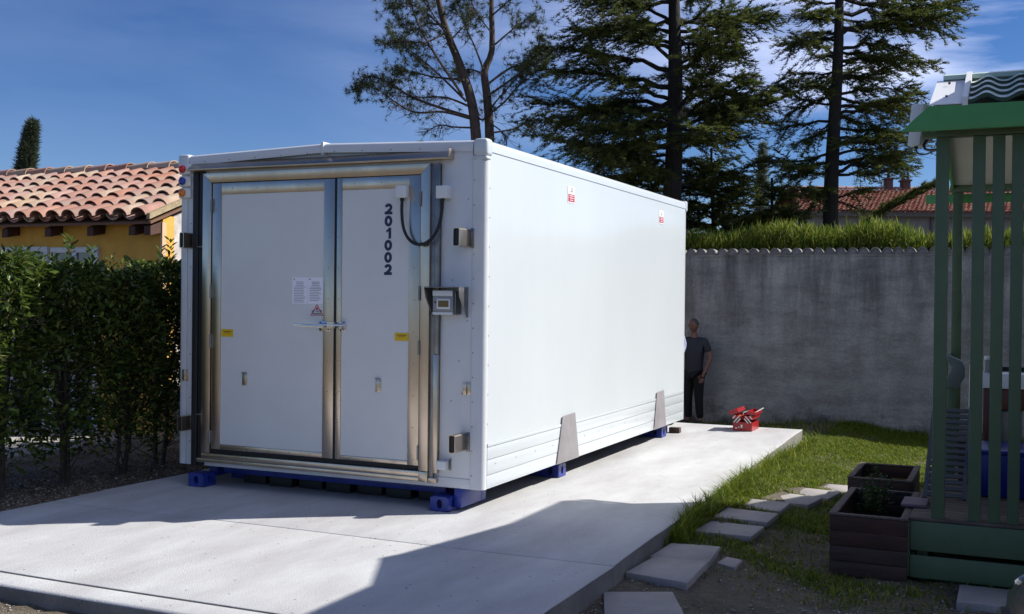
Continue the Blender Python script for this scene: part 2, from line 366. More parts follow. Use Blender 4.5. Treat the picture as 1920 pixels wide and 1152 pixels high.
# core body
box('front_wall', ALU, SH, -2.974, -0.118, 0.02, 0.06, 0.19, 2.93)
box('side_panel', GELCOAT, SH, -0.03, -0.002, 0.06, 6.0, 0.56, 2.94)
box('side_panel', GELCOAT, SH, -3.148, -3.12, 0.06, 6.0, 0.19, 2.94)
box('rear_wall', GELCOAT, SH, -3.1, -0.05, 6.0, 6.03, 0.19, 2.94)
box('floor_panel', mat('dark underside', (0.05, 0.05, 0.05), 0.8), SH, -3.10, -0.035, 0.07, 5.98, 0.20, 0.27)
MB().prism([(-3.1, 2.95), (-3.1, 3.0), (-1.575, 3.06), (-0.05, 3.0), (-0.05, 2.95)], 0.05, 6.0).build('roof_panel', GELCOAT, SH)
# corner posts: rounded outside corner extruded in z
def corner_post(cx, cy, sx, sy, w=0.118):
    r = 0.055; pts = []
    # profile in local (u toward inside on x, v toward inside on y)
    pts.append((w, 0.0))
    for k in range(7):
        a = math.pi / 2 * k / 6; pts.append((r - r * math.sin(a), r - r * math.cos(a)))
    pts += [(0.0, w * 0.55), (0.03, w * 0.55), (0.03, 0.04), (w, 0.04)]
    P = [(cx + sx * u, cy + sy * v) for u, v in pts]
    return MB().prism(P, ZB, 2.90, 'z').build('corner_post', ALU, SH, smooth=30)
corner_post(0.0, 0.0, -1, 1); corner_post(-WID, 0.0, 1, 1, 0.1); corner_post(0.0, LEN, -1, -1); corner_post(-WID, LEN, 1, -1)
# left front infill strip with seam
box('front_strip', ALU, SH, -3.046, -2.974, 0.004, 0.05, 0.187, 2.905, 0.002)
# right front panel (between door frame and corner)
box('front_panel', ALU, SH, -0.405, -0.121, 0.004, 0.03, 0.272, 2.90, 0.002)
box('bottom_panel', ALU, SH, -2.84, -0.121, 0.006, 0.05, 0.187, 0.268, 0.002)
box('header_panel', ALU, SH, -2.972, -0.125, 0.006, 0.03, 2.84, 2.955, 0.002)
# top rails
def rail_profile(sign):
    # cross-section (x or y outwards, z) rounded outside top edge
    pts = [(0.0, 2.935), (0.0, 2.985)]
    for k in range(1, 6):
        a = math.pi / 2 * k / 5; pts.append((0.045 - 0.045 * math.cos(a), 2.985 + 0.045 * math.sin(a)))
    pts += [(0.16, 3.035), (0.16, 3.0), (0.03, 3.0), (0.03, 2.935)]
    return pts
MB().prism([(0.004 - u, z) for u, z in rail_profile(1)], 0.10, 5.99, 'y').build('roof_rail', GELCOAT, SH, smooth=30)
MB().prism([(-WID - 0.004 + u, z) for u, z in rail_profile(1)], 0.10, 5.99, 'y').build('roof_rail', GELCOAT, SH, smooth=30)
def front_rail(x0, x1, z0, z1, y=-0.004, s=1):
    V = []; pr = rail_profile(1)
    for x, dz in ((x0, z0), (x1, z1)): V += [(x, y + s * u, zz + dz + (0.012 if zz < 2.95 and abs(dz) > 0.01 else 0)) for u, zz in pr]
    n = len(pr); F = [tuple(range(n)), tuple(range(2 * n - 1, n - 1, -1))] + [(i + n, (i + 1) % n + n, (i + 1) % n, i) for i in range(n)]
    return MB().add(V, F).build('roof_rail', ALU, SH, smooth=30)
front_rail(-3.03, -1.588, 0.0, 0.042); front_rail(-1.562, -0.12, 0.042, 0.0)
front_rail(-3.03, -0.12, 0.02, 0.02, LEN + 0.004, -1)
box('roof_rail_joint', ALU, SH, -1.587, -1.563, -0.009, 0.16, 2.972, 3.083, 0.006)
box('rail_seal', CAULK, SH, -0.02, 0.0005, 0.11, 5.98, 2.9345, 2.9395)
for (x0, x1, y0, y1) in ((-0.118, 0.012, -0.012, 0.105), (-WID - 0.012, -3.032, -0.012, 0.105), (-0.118, 0.012, 5.985, LEN + 0.012), (-WID - 0.012, -3.032, 5.985, LEN + 0.012)):
    box('corner_cap', GELCOAT, SH, x0, x1, y0, y1, 2.895, 3.04, 0.028, seg=4)
box('corner_collar', GELCOAT, SH, -0.122, 0.008, -0.008, 0.075, 2.868, 2.892, 0.010, seg=3)
# side skirt strips and seams
box('skirt_backing', CAULK, SH, -0.03, -0.006, 0.065, 5.99, 0.19, 0.56)
for z0, z1, t in ((0.189, 0.296, 0.002), (0.300, 0.422, 0.004), (0.426, 0.527, 0.004), (0.531, 0.558, 0.008)):
    box('skirt_strip', GELCOAT, SH, -0.03, t, 0.068, 5.985, z0, z1, 0.003)
rivets('rivets', [(0.0015 + 0.0025, 0.20 + i * 0.29, 0.545) for i in range(20)] + [(0.004, 0.22 + i * 0.42, 0.38) for i in range(14)] + [(0.0, 0.072, 0.72 + 0.24 * k) for k in range(9)], 'x', 0.0055)
rivets('rivets', [(-0.105, 0.0, 0.3 + 0.2 * k) for k in range(13)] + [(-2.85 + 0.28 * k, -0.004, 2.965 + 0.03 * (1 - abs(k - 5) / 5)) for k in range(10)] + [(-3.01, 0.004, 0.4 + 0.4 * k) for k in range(6)]
       + [(-0.3 + 0.07 * (k % 3), 0.004, 0.9 + 0.33 * k) for k in range(6)], 'y', 0.006)
# steel wear plates at the lifting points
for (a, b_, c, d) in ((1.703, 2.027, 2.148, 1.560), (4.772, 5.063, 5.172, 4.672)):
    o = MB().prism([(a, 0.632), (b_, 0.640), (c, 0.189), (d, 0.189)], 0.0105, 0.0145, 'x').build('wear_plate', PATCH, SH, 0.001)
# outer steel door frame --------------------------------------------------
fx0, fx1, fzb, fzt = -2.838, -0.489, 0.235, 2.850
def mitre(pts, y0, y1, name, m, bev=0.003, parent=SH): return MB().prism(pts, y0, y1).build(name, m, parent, bev)
ix0, ix1, izb, izt = -2.742, -0.575, 0.312, 2.763
mitre([(fx0, fzt), (fx1, fzt), (ix1, izt), (ix0, izt)], -0.045, 0.02, 'door_frame_head', STEEL)
mitre([(fx0, 0.312), (ix0, 0.312), (ix0, izt), (fx0, fzt)], -0.045, 0.02, 'door_frame_jamb', STEEL)
mitre([(ix1, 0.312), (fx1, 0.312), (fx1, fzt), (ix1, izt)], -0.045, 0.02, 'door_frame_jamb', STEEL)
mitre([(fx0, 0.262), (ix1, 0.262), (ix1, 0.309), (fx0, 0.309)], -0.040, 0.02, 'door_sill', STEEL)
mitre([(ix1 + 0.002, 0.225), (fx1, 0.225), (fx1, 0.309), (ix1 + 0.002, 0.309)], -0.048, 0.02, 'sill_end_plate', STEEL)
mitre([(-2.90, 0.222), (ix1, 0.222), (ix1, 0.258), (-2.90, 0.258)], -0.030, 0.005, 'threshold_strip', STEEL)
box('frame_channel', STEELD, SH, fx1 + 0.002, -0.452, -0.022, 0.004, 0.24, 2.85, 0.002)
box('frame_channel', STEELD, SH, -0.448, -0.408, -0.030, 0.004, 1.28, 2.85, 0.003)
box('frame_channel', STEEL, SH, -0.450, -0.408, -0.034, 0.004, 0.30, 1.278, 0.003)
box('kick_plate', STEEL, SH, -0.485, -0.41, -0.040, 0.004, 0.222, 0.262, 0.002)
box('door_gap', BLACK, SH, ix0, ix1, -0.006, 0.01, 0.312, izt)
# left recess lined with black strips
box('recess_wall', BLACK, SH, -2.972, -2.84, 0.012, 0.019, 0.19, 2.88)
box('recess_strip', BLACK, SH, -2.968, -2.905, -0.028, 0.011, 0.19, 2.872, 0.008, seg=3)
box('recess_strip', BLACK, SH, -2.900, -2.843, -0.020, 0.011, 0.19, 2.872, 0.008, seg=3)
for z in (0.65, 2.18): box('strip_clip', STEELD, SH, -2.906, -2.842, -0.030, -0.020, z, z + 0.012, 0.001)
# rain gutter
MB().prism([(0.004, 2.955), (0.004, 2.878), (-0.085, 2.874), (-0.088, 2.888), (-0.012, 2.940)], -2.99, -0.30, 'x').build('rain_gutter', STEEL, SH, 0.002)
box('gutter_end', STEEL, SH, -0.299, -0.294, -0.088, 0.004, 2.874, 2.958, 0.001)
rivets('rivets', [(-2.8 + i * 0.37, -0.012, 2.925) for i in range(7)], 'y')
# doors ---------------------------------------------------------------
def door(x0, x1, px0, px1, pz0, pz1, hinge_x, label):
    z0, z1 = 0.352, 2.757; yb = -0.036
    d = box('door', DOORW, SH, px0, px1, -0.028, 0.0, pz0, pz1); d['label'] = label
    for a, b_ in ((x0, px0 - 0.001), (px1 + 0.001, x1)):
        box('stile', STEEL, d, a, b_, yb, 0.0, z0, z1, 0.002)
    box('rail', STEEL, d, px0, px1, yb + 0.0015, 0.0, pz1 + 0.001, z1, 0.002); box('rail', STEEL, d, px0, px1, yb + 0.0015, 0.0, z0, pz0 - 0.001, 0.002)
    pts = []
    for a, b_ in ((x0, px0), (px1, x1)):
        pts += [((a + b_) / 2 + random.uniform(-.006, .006), yb, z) for z in np.arange(0.40, 2.72, 0.265)]
    pts += [(x, yb + 0.0015, (pz1 + z1) / 2) for x in np.arange(px0 + 0.12, px1, 0.27)] + [(x, yb + 0.0015, (pz0 + z0) / 2) for x in np.arange(px0 + 0.1, px1, 0.22)]
    rivets('rivets', pts, 'y', 0.005, d)
    for z in (0.40, 1.27, 1.72, 2.50):
        mb = MB(); mb.cyl((hinge_x, yb - 0.012, z), (hinge_x, yb - 0.012, z + 0.12), 0.009, 8); mb.box(hinge_x - 0.012, hinge_x + 0.012, yb - 0.006, yb + 0.004, z, z + 0.12)
        mb.build('hinge', STEELD, d)
    return d
DL = door(-2.731, -1.421, -2.632, -1.530, 0.398, 2.655, -2.737, 'wide left door leaf with papers and a yellow label')
DR = door(-1.397, -0.582, -1.347, -0.686, 0.388, 2.655, -0.579, 'narrow right door leaf numbered 201002')
box('meeting_seal', BLACK, SH, -1.4195, -1.3985, -0.028, 0.0, 0.352, 2.757)
def digit(ch, cx, cz, h=0.092, w=0.074, st=0.025):
    mb = MB(); y0, y1 = -0.0308, -0.0290
    def ribbon(P, closed=False):
        n = len(P); V = []
        for i, p in enumerate(P):
            a = P[(i - 1) % n] if closed or i > 0 else P[i]; b_ = P[(i + 1) % n] if closed or i < n - 1 else P[i]
            dx, dz = b_[0] - a[0], b_[1] - a[1]; l_ = math.hypot(dx, dz) or 1; nx_, nz_ = -dz / l_ * st / 2, dx / l_ * st / 2
            V += [(cx + p[0] + nx_, y0, cz + p[1] + nz_), (cx + p[0] - nx_, y0, cz + p[1] - nz_), (cx + p[0] + nx_, y1, cz + p[1] + nz_), (cx + p[0] - nx_, y1, cz + p[1] - nz_)]
        F = []
        for i in range(n if closed else n - 1):
            j = (i + 1) % n; a, b_ = 4 * i, 4 * j; F += [(a, a + 1, b_ + 1, b_), (a + 2, a, b_, b_ + 2), (a + 1, a + 3, b_ + 3, b_ + 1), (a + 3, a + 2, b_ + 2, b_ + 3)]
        mb.add(V, F)
    hw, hh = (w - st) / 2, (h - st) / 2
    if ch == '0': ribbon([(hw * math.cos(t), hh * math.sin(t)) for t in np.linspace(0, 2 * math.pi, 28, endpoint=False)], True)
    elif ch == '1':
        mb.prism([(cx + .002, cz - h / 2), (cx + .002 + st, cz - h / 2), (cx + .002 + st, cz + h / 2), (cx + .006, cz + h / 2), (cx - .008, cz + h / 2 - .016), (cx - .020, cz + h / 2 - .023), (cx - .020, cz + h / 2 - .040), (cx + .002, cz + h / 2 - .030)], y0, y1)
    else:
        P = [(-hw * .98 * math.cos(t), hh - .021 + .021 * math.sin(t)) for t in np.linspace(.15, math.pi + .35, 12)] + [(hw * .55, -.006), (0.0, -.020), (-hw * .7, -.032), (-hw, -hh + .002)]
        ribbon(P); mb.box(cx - w / 2, cx + w / 2, y0 - .0004, y1, cz - h / 2, cz - h / 2 + st * .95)
    return mb.build('digit', NAVY, DR)
for i, ch in enumerate('201002'):
    digit(ch, -0.891, 2.484 - 0.1015 * i)
for d, x, z in ((DL, -2.360, 0.997), (DR, -0.973, 1.0)):
    p_ = box('strike_plate', STEEL, d, x - 0.026, x + 0.026, -0.034, -0.026, z - 0.054, z + 0.054, 0.002)
    rivets('rivets', [(x - 0.015, -0.034, z + 0.04), (x + 0.015, -0.034, z + 0.04), (x - 0.015, -0.034, z - 0.04), (x + 0.015, -0.034, z - 0.04)], 'y', 0.004, d)
    MB().box(x - 0.03, x + 0.02, -0.046, -0.03, z + 0.054, z + 0.060).build('plate_lip', STEELD, d)
# papers, warning triangle, yellow labels
def plate(name, m, x0, x1, z0, z1, y, parent, th=0.0012): return box(name, m, parent, x0, x1, y - th, y, z0, z1)
for px, n in ((-1.857, 13), (-1.693, 12)):
    pg = plate('notice_sheet', PAPER, px, px + 0.159, 1.679, 1.910, -0.0285, DL)
    mb = MB(); mh = MB()
    mb.box(px + 0.014, px + 0.028, -0.0302, -0.0299, 1.887, 1.898)
    for k in range(n):
        z = 1.868 - k * 0.0145; ww = random.uniform(0.09, 0.125) if k > 2 else 0.08
        xx = px + 0.08 - ww / 2 if k <= 3 else px + 0.018
        (mh if (px > -1.7 and k in (0, 1, 4)) else mb).box(xx, xx + ww, -0.0302, -0.0299, z - 0.0022, z + 0.0022)
    if px > -1.7: mh.build('heading_print', DINK, DL)
    mb.build('text_print', INK, DL, kind='stuff')
tz = 1.578
MB().prism([(-1.665, tz), (-1.531, tz), (-1.598, tz + 0.100)], -0.0297, -0.0285).build('warning_triangle', REDP, DL)
MB().prism([(-1.652, tz + 0.006), (-1.544, tz + 0.006), (-1.598, tz + 0.087)], -0.0302, -0.0298).build('triangle_field', mat('white print', (0.72, 0.70, 0.74), .5), DL)
MB().prism([(-1.616, tz + 0.050), (-1.580, tz + 0.050), (-1.598, tz + 0.080)], -0.0307, -0.0303).build('red_symbol', REDP, DL)
text_obj('DO NOT', 'lettering', 0.026, DINK, DL, (-1.598, -0.0310, tz + 0.036), bold=0.0006, thick=0.0003)
mb = MB()
for k in range(6): mb.box(-1.640 + k * 0.0145, -1.6295 + k * 0.0145, -0.0312, -0.0303, tz + 0.010, tz + 0.022)
mb.build('text_print', DINK, DL, kind='stuff')
for d, x0, x1, z0, z1 in ((DL, -2.627, -2.494, 1.372, 1.440), (DR, -0.820, -0.688, 1.381, 1.449)):
    plate('yellow_label', YELP, x0, x1, z0, z1, -0.0285, d)
    mb = MB(); mb.box(x0 + 0.02, x1 - 0.02, -0.0302, -0.0298, z1 - 0.024, z1 - 0.016); mb.box(x0 + 0.035, x1 - 0.035, -0.0302, -0.0298, z1 - 0.036, z1 - 0.031); mb.build('text_print', mat('brown print', (0.22, 0.13, 0.01), .6), d, kind='stuff')
# latch handle
hb = MB(); hz = 1.490
hb.box(-1.565, -1.445, -0.044, -0.036, hz - 0.042, hz + 0.040)
hd = hb.build('latch_plate', CHROME, DL, 0.003)
MB().box(-1.352, -1.298, -0.046, -0.028, hz - 0.04, hz + 0.042).build('keeper_plate', CHROME, DR, 0.006)
mb = MB(); mb.cyl((-1.54, -0.066, hz + 0.012), (-1.30, -0.066, hz + 0.012), 0.017, 12); mb.cyl((-1.34, -0.06, hz - 0.022), (-1.34, -0.06, hz + 0.038), 0.018, 12); mb.box(-1.46, -1.400, -0.082, -0.048, hz - 0.018, hz + 0.038); mb.build('latch_bar', CHROME, DL, smooth=40)
MB().add([(-1.752, -0.16, hz + 0.001), (-1.50, -0.075, hz - 0.014), (-1.50, -0.075, hz + 0.008), (-1.752, -0.16, hz + 0.022), (-1.752, -0.145, hz + 0.001), (-1.50, -0.055, hz - 0.014), (-1.50, -0.055, hz + 0.008), (-1.752, -0.145, hz + 0.016)],
         [(0, 1, 2, 3), (7, 6, 5, 4), (0, 4, 5, 1), (3, 2, 6, 7), (0, 3, 7, 4), (1, 5, 6, 2)]).build('handle', CHROME, DL, 0.003)
mb = MB()
for x in (-1.548, -1.468): 
    for z in (hz - 0.031, hz + 0.029): mb.disc_y(x, -0.044, z, 0.006, 0.004, 8)
for z in (hz - 0.03, hz + 0.032):
    for x in (-1.342, -1.312): mb.disc_y(x, -0.046, z, 0.006, 0.004, 8)
mb.build('bolts', BLACK, DL, kind='stuff')
# marker lamps on the left corner
for z, c, nm in ((2.902, (0.55, 0.008, 0.012), 'red'), (2.790, (0.015, 0.05, 0.32), 'blue'), (2.682, (0.70, 0.19, 0.012), 'amber')):
    lp = box('marker_lamp', PVCW, SH, -3.135, -3.000, -0.030, 0.004, z - 0.05, z + 0.047, 0.018, seg=3); lp['label'] = nm + ' marker lamp'
    mb = MB(); mb.tube([(-3.085, -0.028, z), (-3.085, -0.045, z), (-3.085, -0.058, z), (-3.085, -0.064, z)], [0.036, 0.035, 0.026, 0.006], 18)
    mb.build('lens', mat(nm + ' lens', c, 0.15, coat=0.5), lp, smooth=50)
# junction boxes and cable
for x, z in ((-0.741, 2.620), (-0.362, 2.606)):
    jb = box('junction_box', PVCW, SH, x - 0.050, x + 0.050, -0.095, -0.0355 if x < -.5 else 0.004, z - 0.052, z + 0.052, 0.007, seg=3)
    MB().cyl((x, -0.065, z - 0.052), (x, -0.065, z - 0.075), 0.018, 12).build('gland', BLACK, jb, smooth=40)
cp = [(-0.741, -0.065, 2.55), (-0.740, -0.070, 2.45), (-0.722, -0.075, 2.33), (-0.68, -0.08, 2.245), (-0.62, -0.085, 2.195), (-0.555, -0.085, 2.180), (-0.49, -0.085, 2.198), (-0.43, -0.08, 2.25), (-0.385, -0.075, 2.34), (-0.365, -0.07, 2.45), (-0.362, -0.065, 2.54)]
def smooth_path(P, k=4):
    P = [Vector(p) for p in P]; o = []
    for i in range(len(P) - 1):
        p0, p1, p2, p3 = P[max(i - 1, 0)], P[i], P[i + 1], P[min(i + 2, len(P) - 1)]
        for j in range(k):
            t = j / k; o.append(0.5 * ((2 * p1) + (p2 - p0) * t + (2 * p0 - 5 * p1 + 4 * p2 - p3) * t * t + (3 * p1 - p0 - 3 * p2 + p3) * t ** 3))
    o.append(P[-1]); return o
MB().tube(smooth_path(cp), 0.0135, 10).build('cable', BLACK, SH, smooth=60)
# lifting brackets (steel box open to the left)
def bracket(x0, x1, z0, z1, dep):
    """open ended box tube pointing straight out of the front, bolted on by a flange"""
    t = 0.006; r = 0.018; n = 5
    def rr(i):
        c = [(x0 + r + i * 0, z0 + r), (x1 - r, z0 + r), (x1 - r, z1 - r), (x0 + r, z1 - r)]; P = []
        for k, (cx, cz) in enumerate(c):
            for j in range(n):
                a = math.pi + k * math.pi / 2 + j * math.pi / 8; P.append((cx + (r - i) * math.cos(a), cz + (r - i) * math.sin(a)))
        return P
    O, I = rr(0), rr(t); m = len(O); V = [(p[0], -dep, p[1]) for p in O] + [(p[0], 0.004, p[1]) for p in O] + [(p[0], -dep, p[1]) for p in I] + [(p[0], -dep + 0.03, p[1]) for p in I]
    F = []
    for k in range(m):
        j = (k + 1) % m; F += [(k, j, m + j, m + k), (j, k, 2 * m + k, 2 * m + j), (2 * m + k, 2 * m + j, 3 * m + j, 3 * m + k)]
    o = MB().add(V, F).build('lifting_bracket', STEEL, SH, smooth=40)
    MB().prism(I, -dep + 0.012, -dep + 0.016).build('bracket_mouth', BLACK, o)
    mb = MB(); mb.box(x1 + 0.001, x1 + 0.030, -0.006, 0.004, z0 - 0.004, z1 + 0.004); fl = mb.build('flange', STEELD, o, 0.001)
    rivets('bolts', [(x1 + 0.016, -0.006, z0 + (z1 - z0) * f) for f in (.12, .5, .88)], 'y', 0.005, o, BLACK)
bracket(-0.196, -0.134, 2.155, 2.307, 0.20); bracket(-0.215, -0.155, 0.500, 0.648, 0.20)
bracket(-3.030, -2.980, 2.170, 2.315, 0.13); bracket(-3.040, -2.985, 0.500, 0.642, 0.13)
# small clips
def clip(x, z, w=0.036, h=0.05):
    mb = MB(); mb.box(x - w, x + w, -0.004, 0.004, z - h, z + h); mb.box(x - w * 0.2, x + w * 0.1, -0.02, -0.004, z - h, z + h); mb.box(x - w * 1.5, x - w, -0.012, 0.002, z - h, z - h + 0.006)
    return mb.build('clip', STEEL, SH, 0.001)
clip(-0.155, 1.007); clip(-3.06, 1.005)
mb = MB(); mb.box(-0.395, -0.312, -0.075, 0.004, 0.338, 0.412); o = mb.build('cable_outlet', PVCW, SH, 0.006, seg=3)
box('outlet_flange', STEELD, SH, -0.309, -0.292, -0.006, 0.004, 0.33, 0.425, 0.001)
# control box with rain hood
cb = box('control_box', PVCG, SH, -0.422, -0.236, -0.105, 0.004, 1.605, 1.805, 0.006)
box('box_lid', PVCW, cb, -0.421, -0.237, -0.112, -0.1055, 1.760, 1.803, 0.003)
box('box_foot', PVCW, cb, -0.421, -0.237, -0.110, -0.1055, 1.607, 1.628, 0.003)
box('display_frame', PVCW, cb, -0.380, -0.256, -0.118, -0.1055, 1.652, 1.738, 0.004)
box('display', mat('amber display glass', (0.13, 0.085, 0.025), 0.1), cb, -0.363, -0.270, -0.1215, -0.1185, 1.670, 1.722)
box('button', DINK, cb, -0.404, -0.392, -0.110, -0.1055, 1.70, 1.715, 0.001)
hood = box('rain_hood', STEELD, cb, -0.470, -0.150, -0.170, 0.004, 1.826, 1.834, 0.002)
for x in (-0.470, -0.158): MB().prism([(0.004, 1.825), (-0.170, 1.825), (-0.150, 1.75), (-0.02, 1.585), (0.004, 1.585)], x, x + 0.007, 'x').build('hood_cheek', STEELD, cb, 0.001)
MB().prism([(0.0, 1.80), (-0.10, 1.79), (-0.10, 1.62), (0.0, 1.61)], -0.222, -0.215, 'x').build('hood_baffle', STEELD, cb)
# side stickers
def side_sticker(y, z1):
    MB().box(0.0, 0.0015, y - 0.09, y + 0.09, z1 - 0.155, z1 + 0.005).build('notice_sticker', mat('white vinyl', (0.82, 0.82, 0.81), .4), SH)
    MB().box(0.002, 0.0028, y - 0.08, y + 0.08, z1 - 0.142, z1 - 0.070).build('red_field', REDP, SH)
    mb = MB()
    for k, w in enumerate((0.056, 0.056, 0.040)): mb.box(0.003, 0.0036, y - w, y + w, z1 - 0.088 - k * 0.021, z1 - 0.080 - k * 0.021)
    mb.build('text_print', mat('white print', (0.7, 0.7, 0.7)), SH, kind='stuff')
    pth = [(0.003, y + 0.02 * math.sin(a) * 1.1, z1 - 0.033 + 0.011 * math.cos(a) + (0.013 if a < 3.6 else -0.011)) for a in np.linspace(-1.2, 8.6, 26)]
    MB().tube(pth, 0.0026, 5).build('hook_symbol', INK, SH)
side_sticker(1.893, 2.823); side_sticker(4.91, 2.823)
# running gear: blue cross beams with corner castings
def hole_face(mb, cu, cv, w, h, ow, oh, place, depth=0.05, n=24):
    """rectangular face w*h with an oval hole; place(u,v,d) -> xyz"""
    def rect(i):
        a = 2 * math.pi * i / n; c, s = math.cos(a), math.sin(a); k = min(w / 2 / max(abs(c), 1e-9), h / 2 / max(abs(s), 1e-9)); return c * k, s * k
    V = []; 
    for i in range(n): u, v = rect(i); V.append(place(cu + u, cv + v, 0))
    for i in range(n):
        a = 2 * math.pi * i / n; V.append(place(cu + ow / 2 * math.cos(a), cv + oh / 2 * math.copysign(abs(math.sin(a)) ** 0.8, math.sin(a)), 0))
    for i in range(n):
        a = 2 * math.pi * i / n; V.append(place(cu + ow / 2 * math.cos(a), cv + oh / 2 * math.copysign(abs(math.sin(a)) ** 0.8, math.sin(a)), depth))
    F = []
    for i in range(n):
        j = (i + 1) % n; F += [(i, j, n + j, n + i), (n + i, n + j, 2 * n + j, 2 * n + i)]
    F.append(tuple(range(2 * n, 3 * n)))
    # square corners of the rectangle
    mb.add(V, F)
    for su in (-1, 1):
        for sv in (-1, 1): pass
def casting(x0, x1, y0, y1, z0=0.004, z1=0.122, front=True, side=True, label=None):
    mb = MB(); n = 24
    mb.add([(x0, y0, z0), (x1, y0, z0), (x1, y1, z0), (x0, y1, z0), (x0, y0, z1), (x1, y0, z1), (x1, y1, z1), (x0, y1, z1)], [(0, 3, 2, 1), (4, 5, 6, 7), (2, 3, 7, 6), (3, 0, 4, 7)] + ([] if front else [(0, 1, 5, 4)]) + ([] if side else [(1, 2, 6, 5)]))
    cx, cy, cz = (x0 + x1) / 2, (y0 + y1) / 2, (z0 + z1) / 2; w, l, h = x1 - x0, y1 - y0, z1 - z0
    if front: hole_face(mb, cx, cz, w, h, w * 0.30, h * 0.62, lambda u, v, d: (u, y0 + d, v))
    if side: hole_face(mb, cy, cz, l, h, l * 0.26, h * 0.66, lambda u, v, d: (x1 - d, u, v))
    o = mb.build('corner_casting', BLUE, SH, smooth=30)
    mb = MB()
    if front: mb.disc_y(cx, y0 + 0.0495, cz, w * 0.149, 0.001, 18, h * 0.31)
    if side: mb.prism([(cy + l * 0.129 * math.cos(a), cz + h * 0.33 * math.sin(a)) for a in np.linspace(0, 2 * math.pi, 18, endpoint=False)], x1 - 0.0495, x1 - 0.049, 'x')
    mb.build('socket', BLACK, o)
    return o
casting(-0.440, -0.270, -0.080, 0.090)
casting(-2.945, -2.775, -0.080, 0.090)
box('cross_beam', BLUE, SH, -2.84, -0.21, 0.40, 0.50, 0.02, 0.185, 0.004)
box('cross_beam', BLUE, SH, -0.262, -0.195, 0.0, 0.37, 0.03, 0.184, 0.004)
box('sill_beam', BLUE, SH, -2.77, -0.445, 0.20, 0.27, 0.10, 0.1855, 0.003)
for y0, y1 in ((1.93, 2.12), (5.42, 5.62)):
    casting(-0.30, -0.115, y0, y1, 0.004, 0.130)
    box('cross_beam', BLUE, SH, -3.0, -0.305, y0 + 0.02, y1 - 0.02, 0.02, 0.184, 0.004)
    box('beam_foot', BLUE, SH, -0.44, -0.305, y0 + 0.0, y1, 0.004, 0.10, 0.004)
casting(-0.36, -0.20, 5.80, 5.97, 0.004, 0.12)
for x in (-2.9, -0.5): box('chassis_rail', BLUE, SH, x - 0.05, x + 0.05, 0.21, 5.9, 0.06, 0.184, 0.003)
for i in range(7): 
    x = -2.62 + i * 0.31; box('support_pad', BLACK, SH, x, x + 0.25, 0.30 - 0.03 * (i % 2), 0.398, 0.004, 0.092, 0.006)
bl = box('timber_block', mat('grey timber', (0.10, 0.07, 0.055), .8, var=.4, vscale=12, stretch=(1, 6, 6)), None, -0.19, -0.05, 6.00, 6.10, 0.004, 0.070, 0.004)
tag(bl, 'small weathered timber block wedged under the far corner of the container', 'timber block')

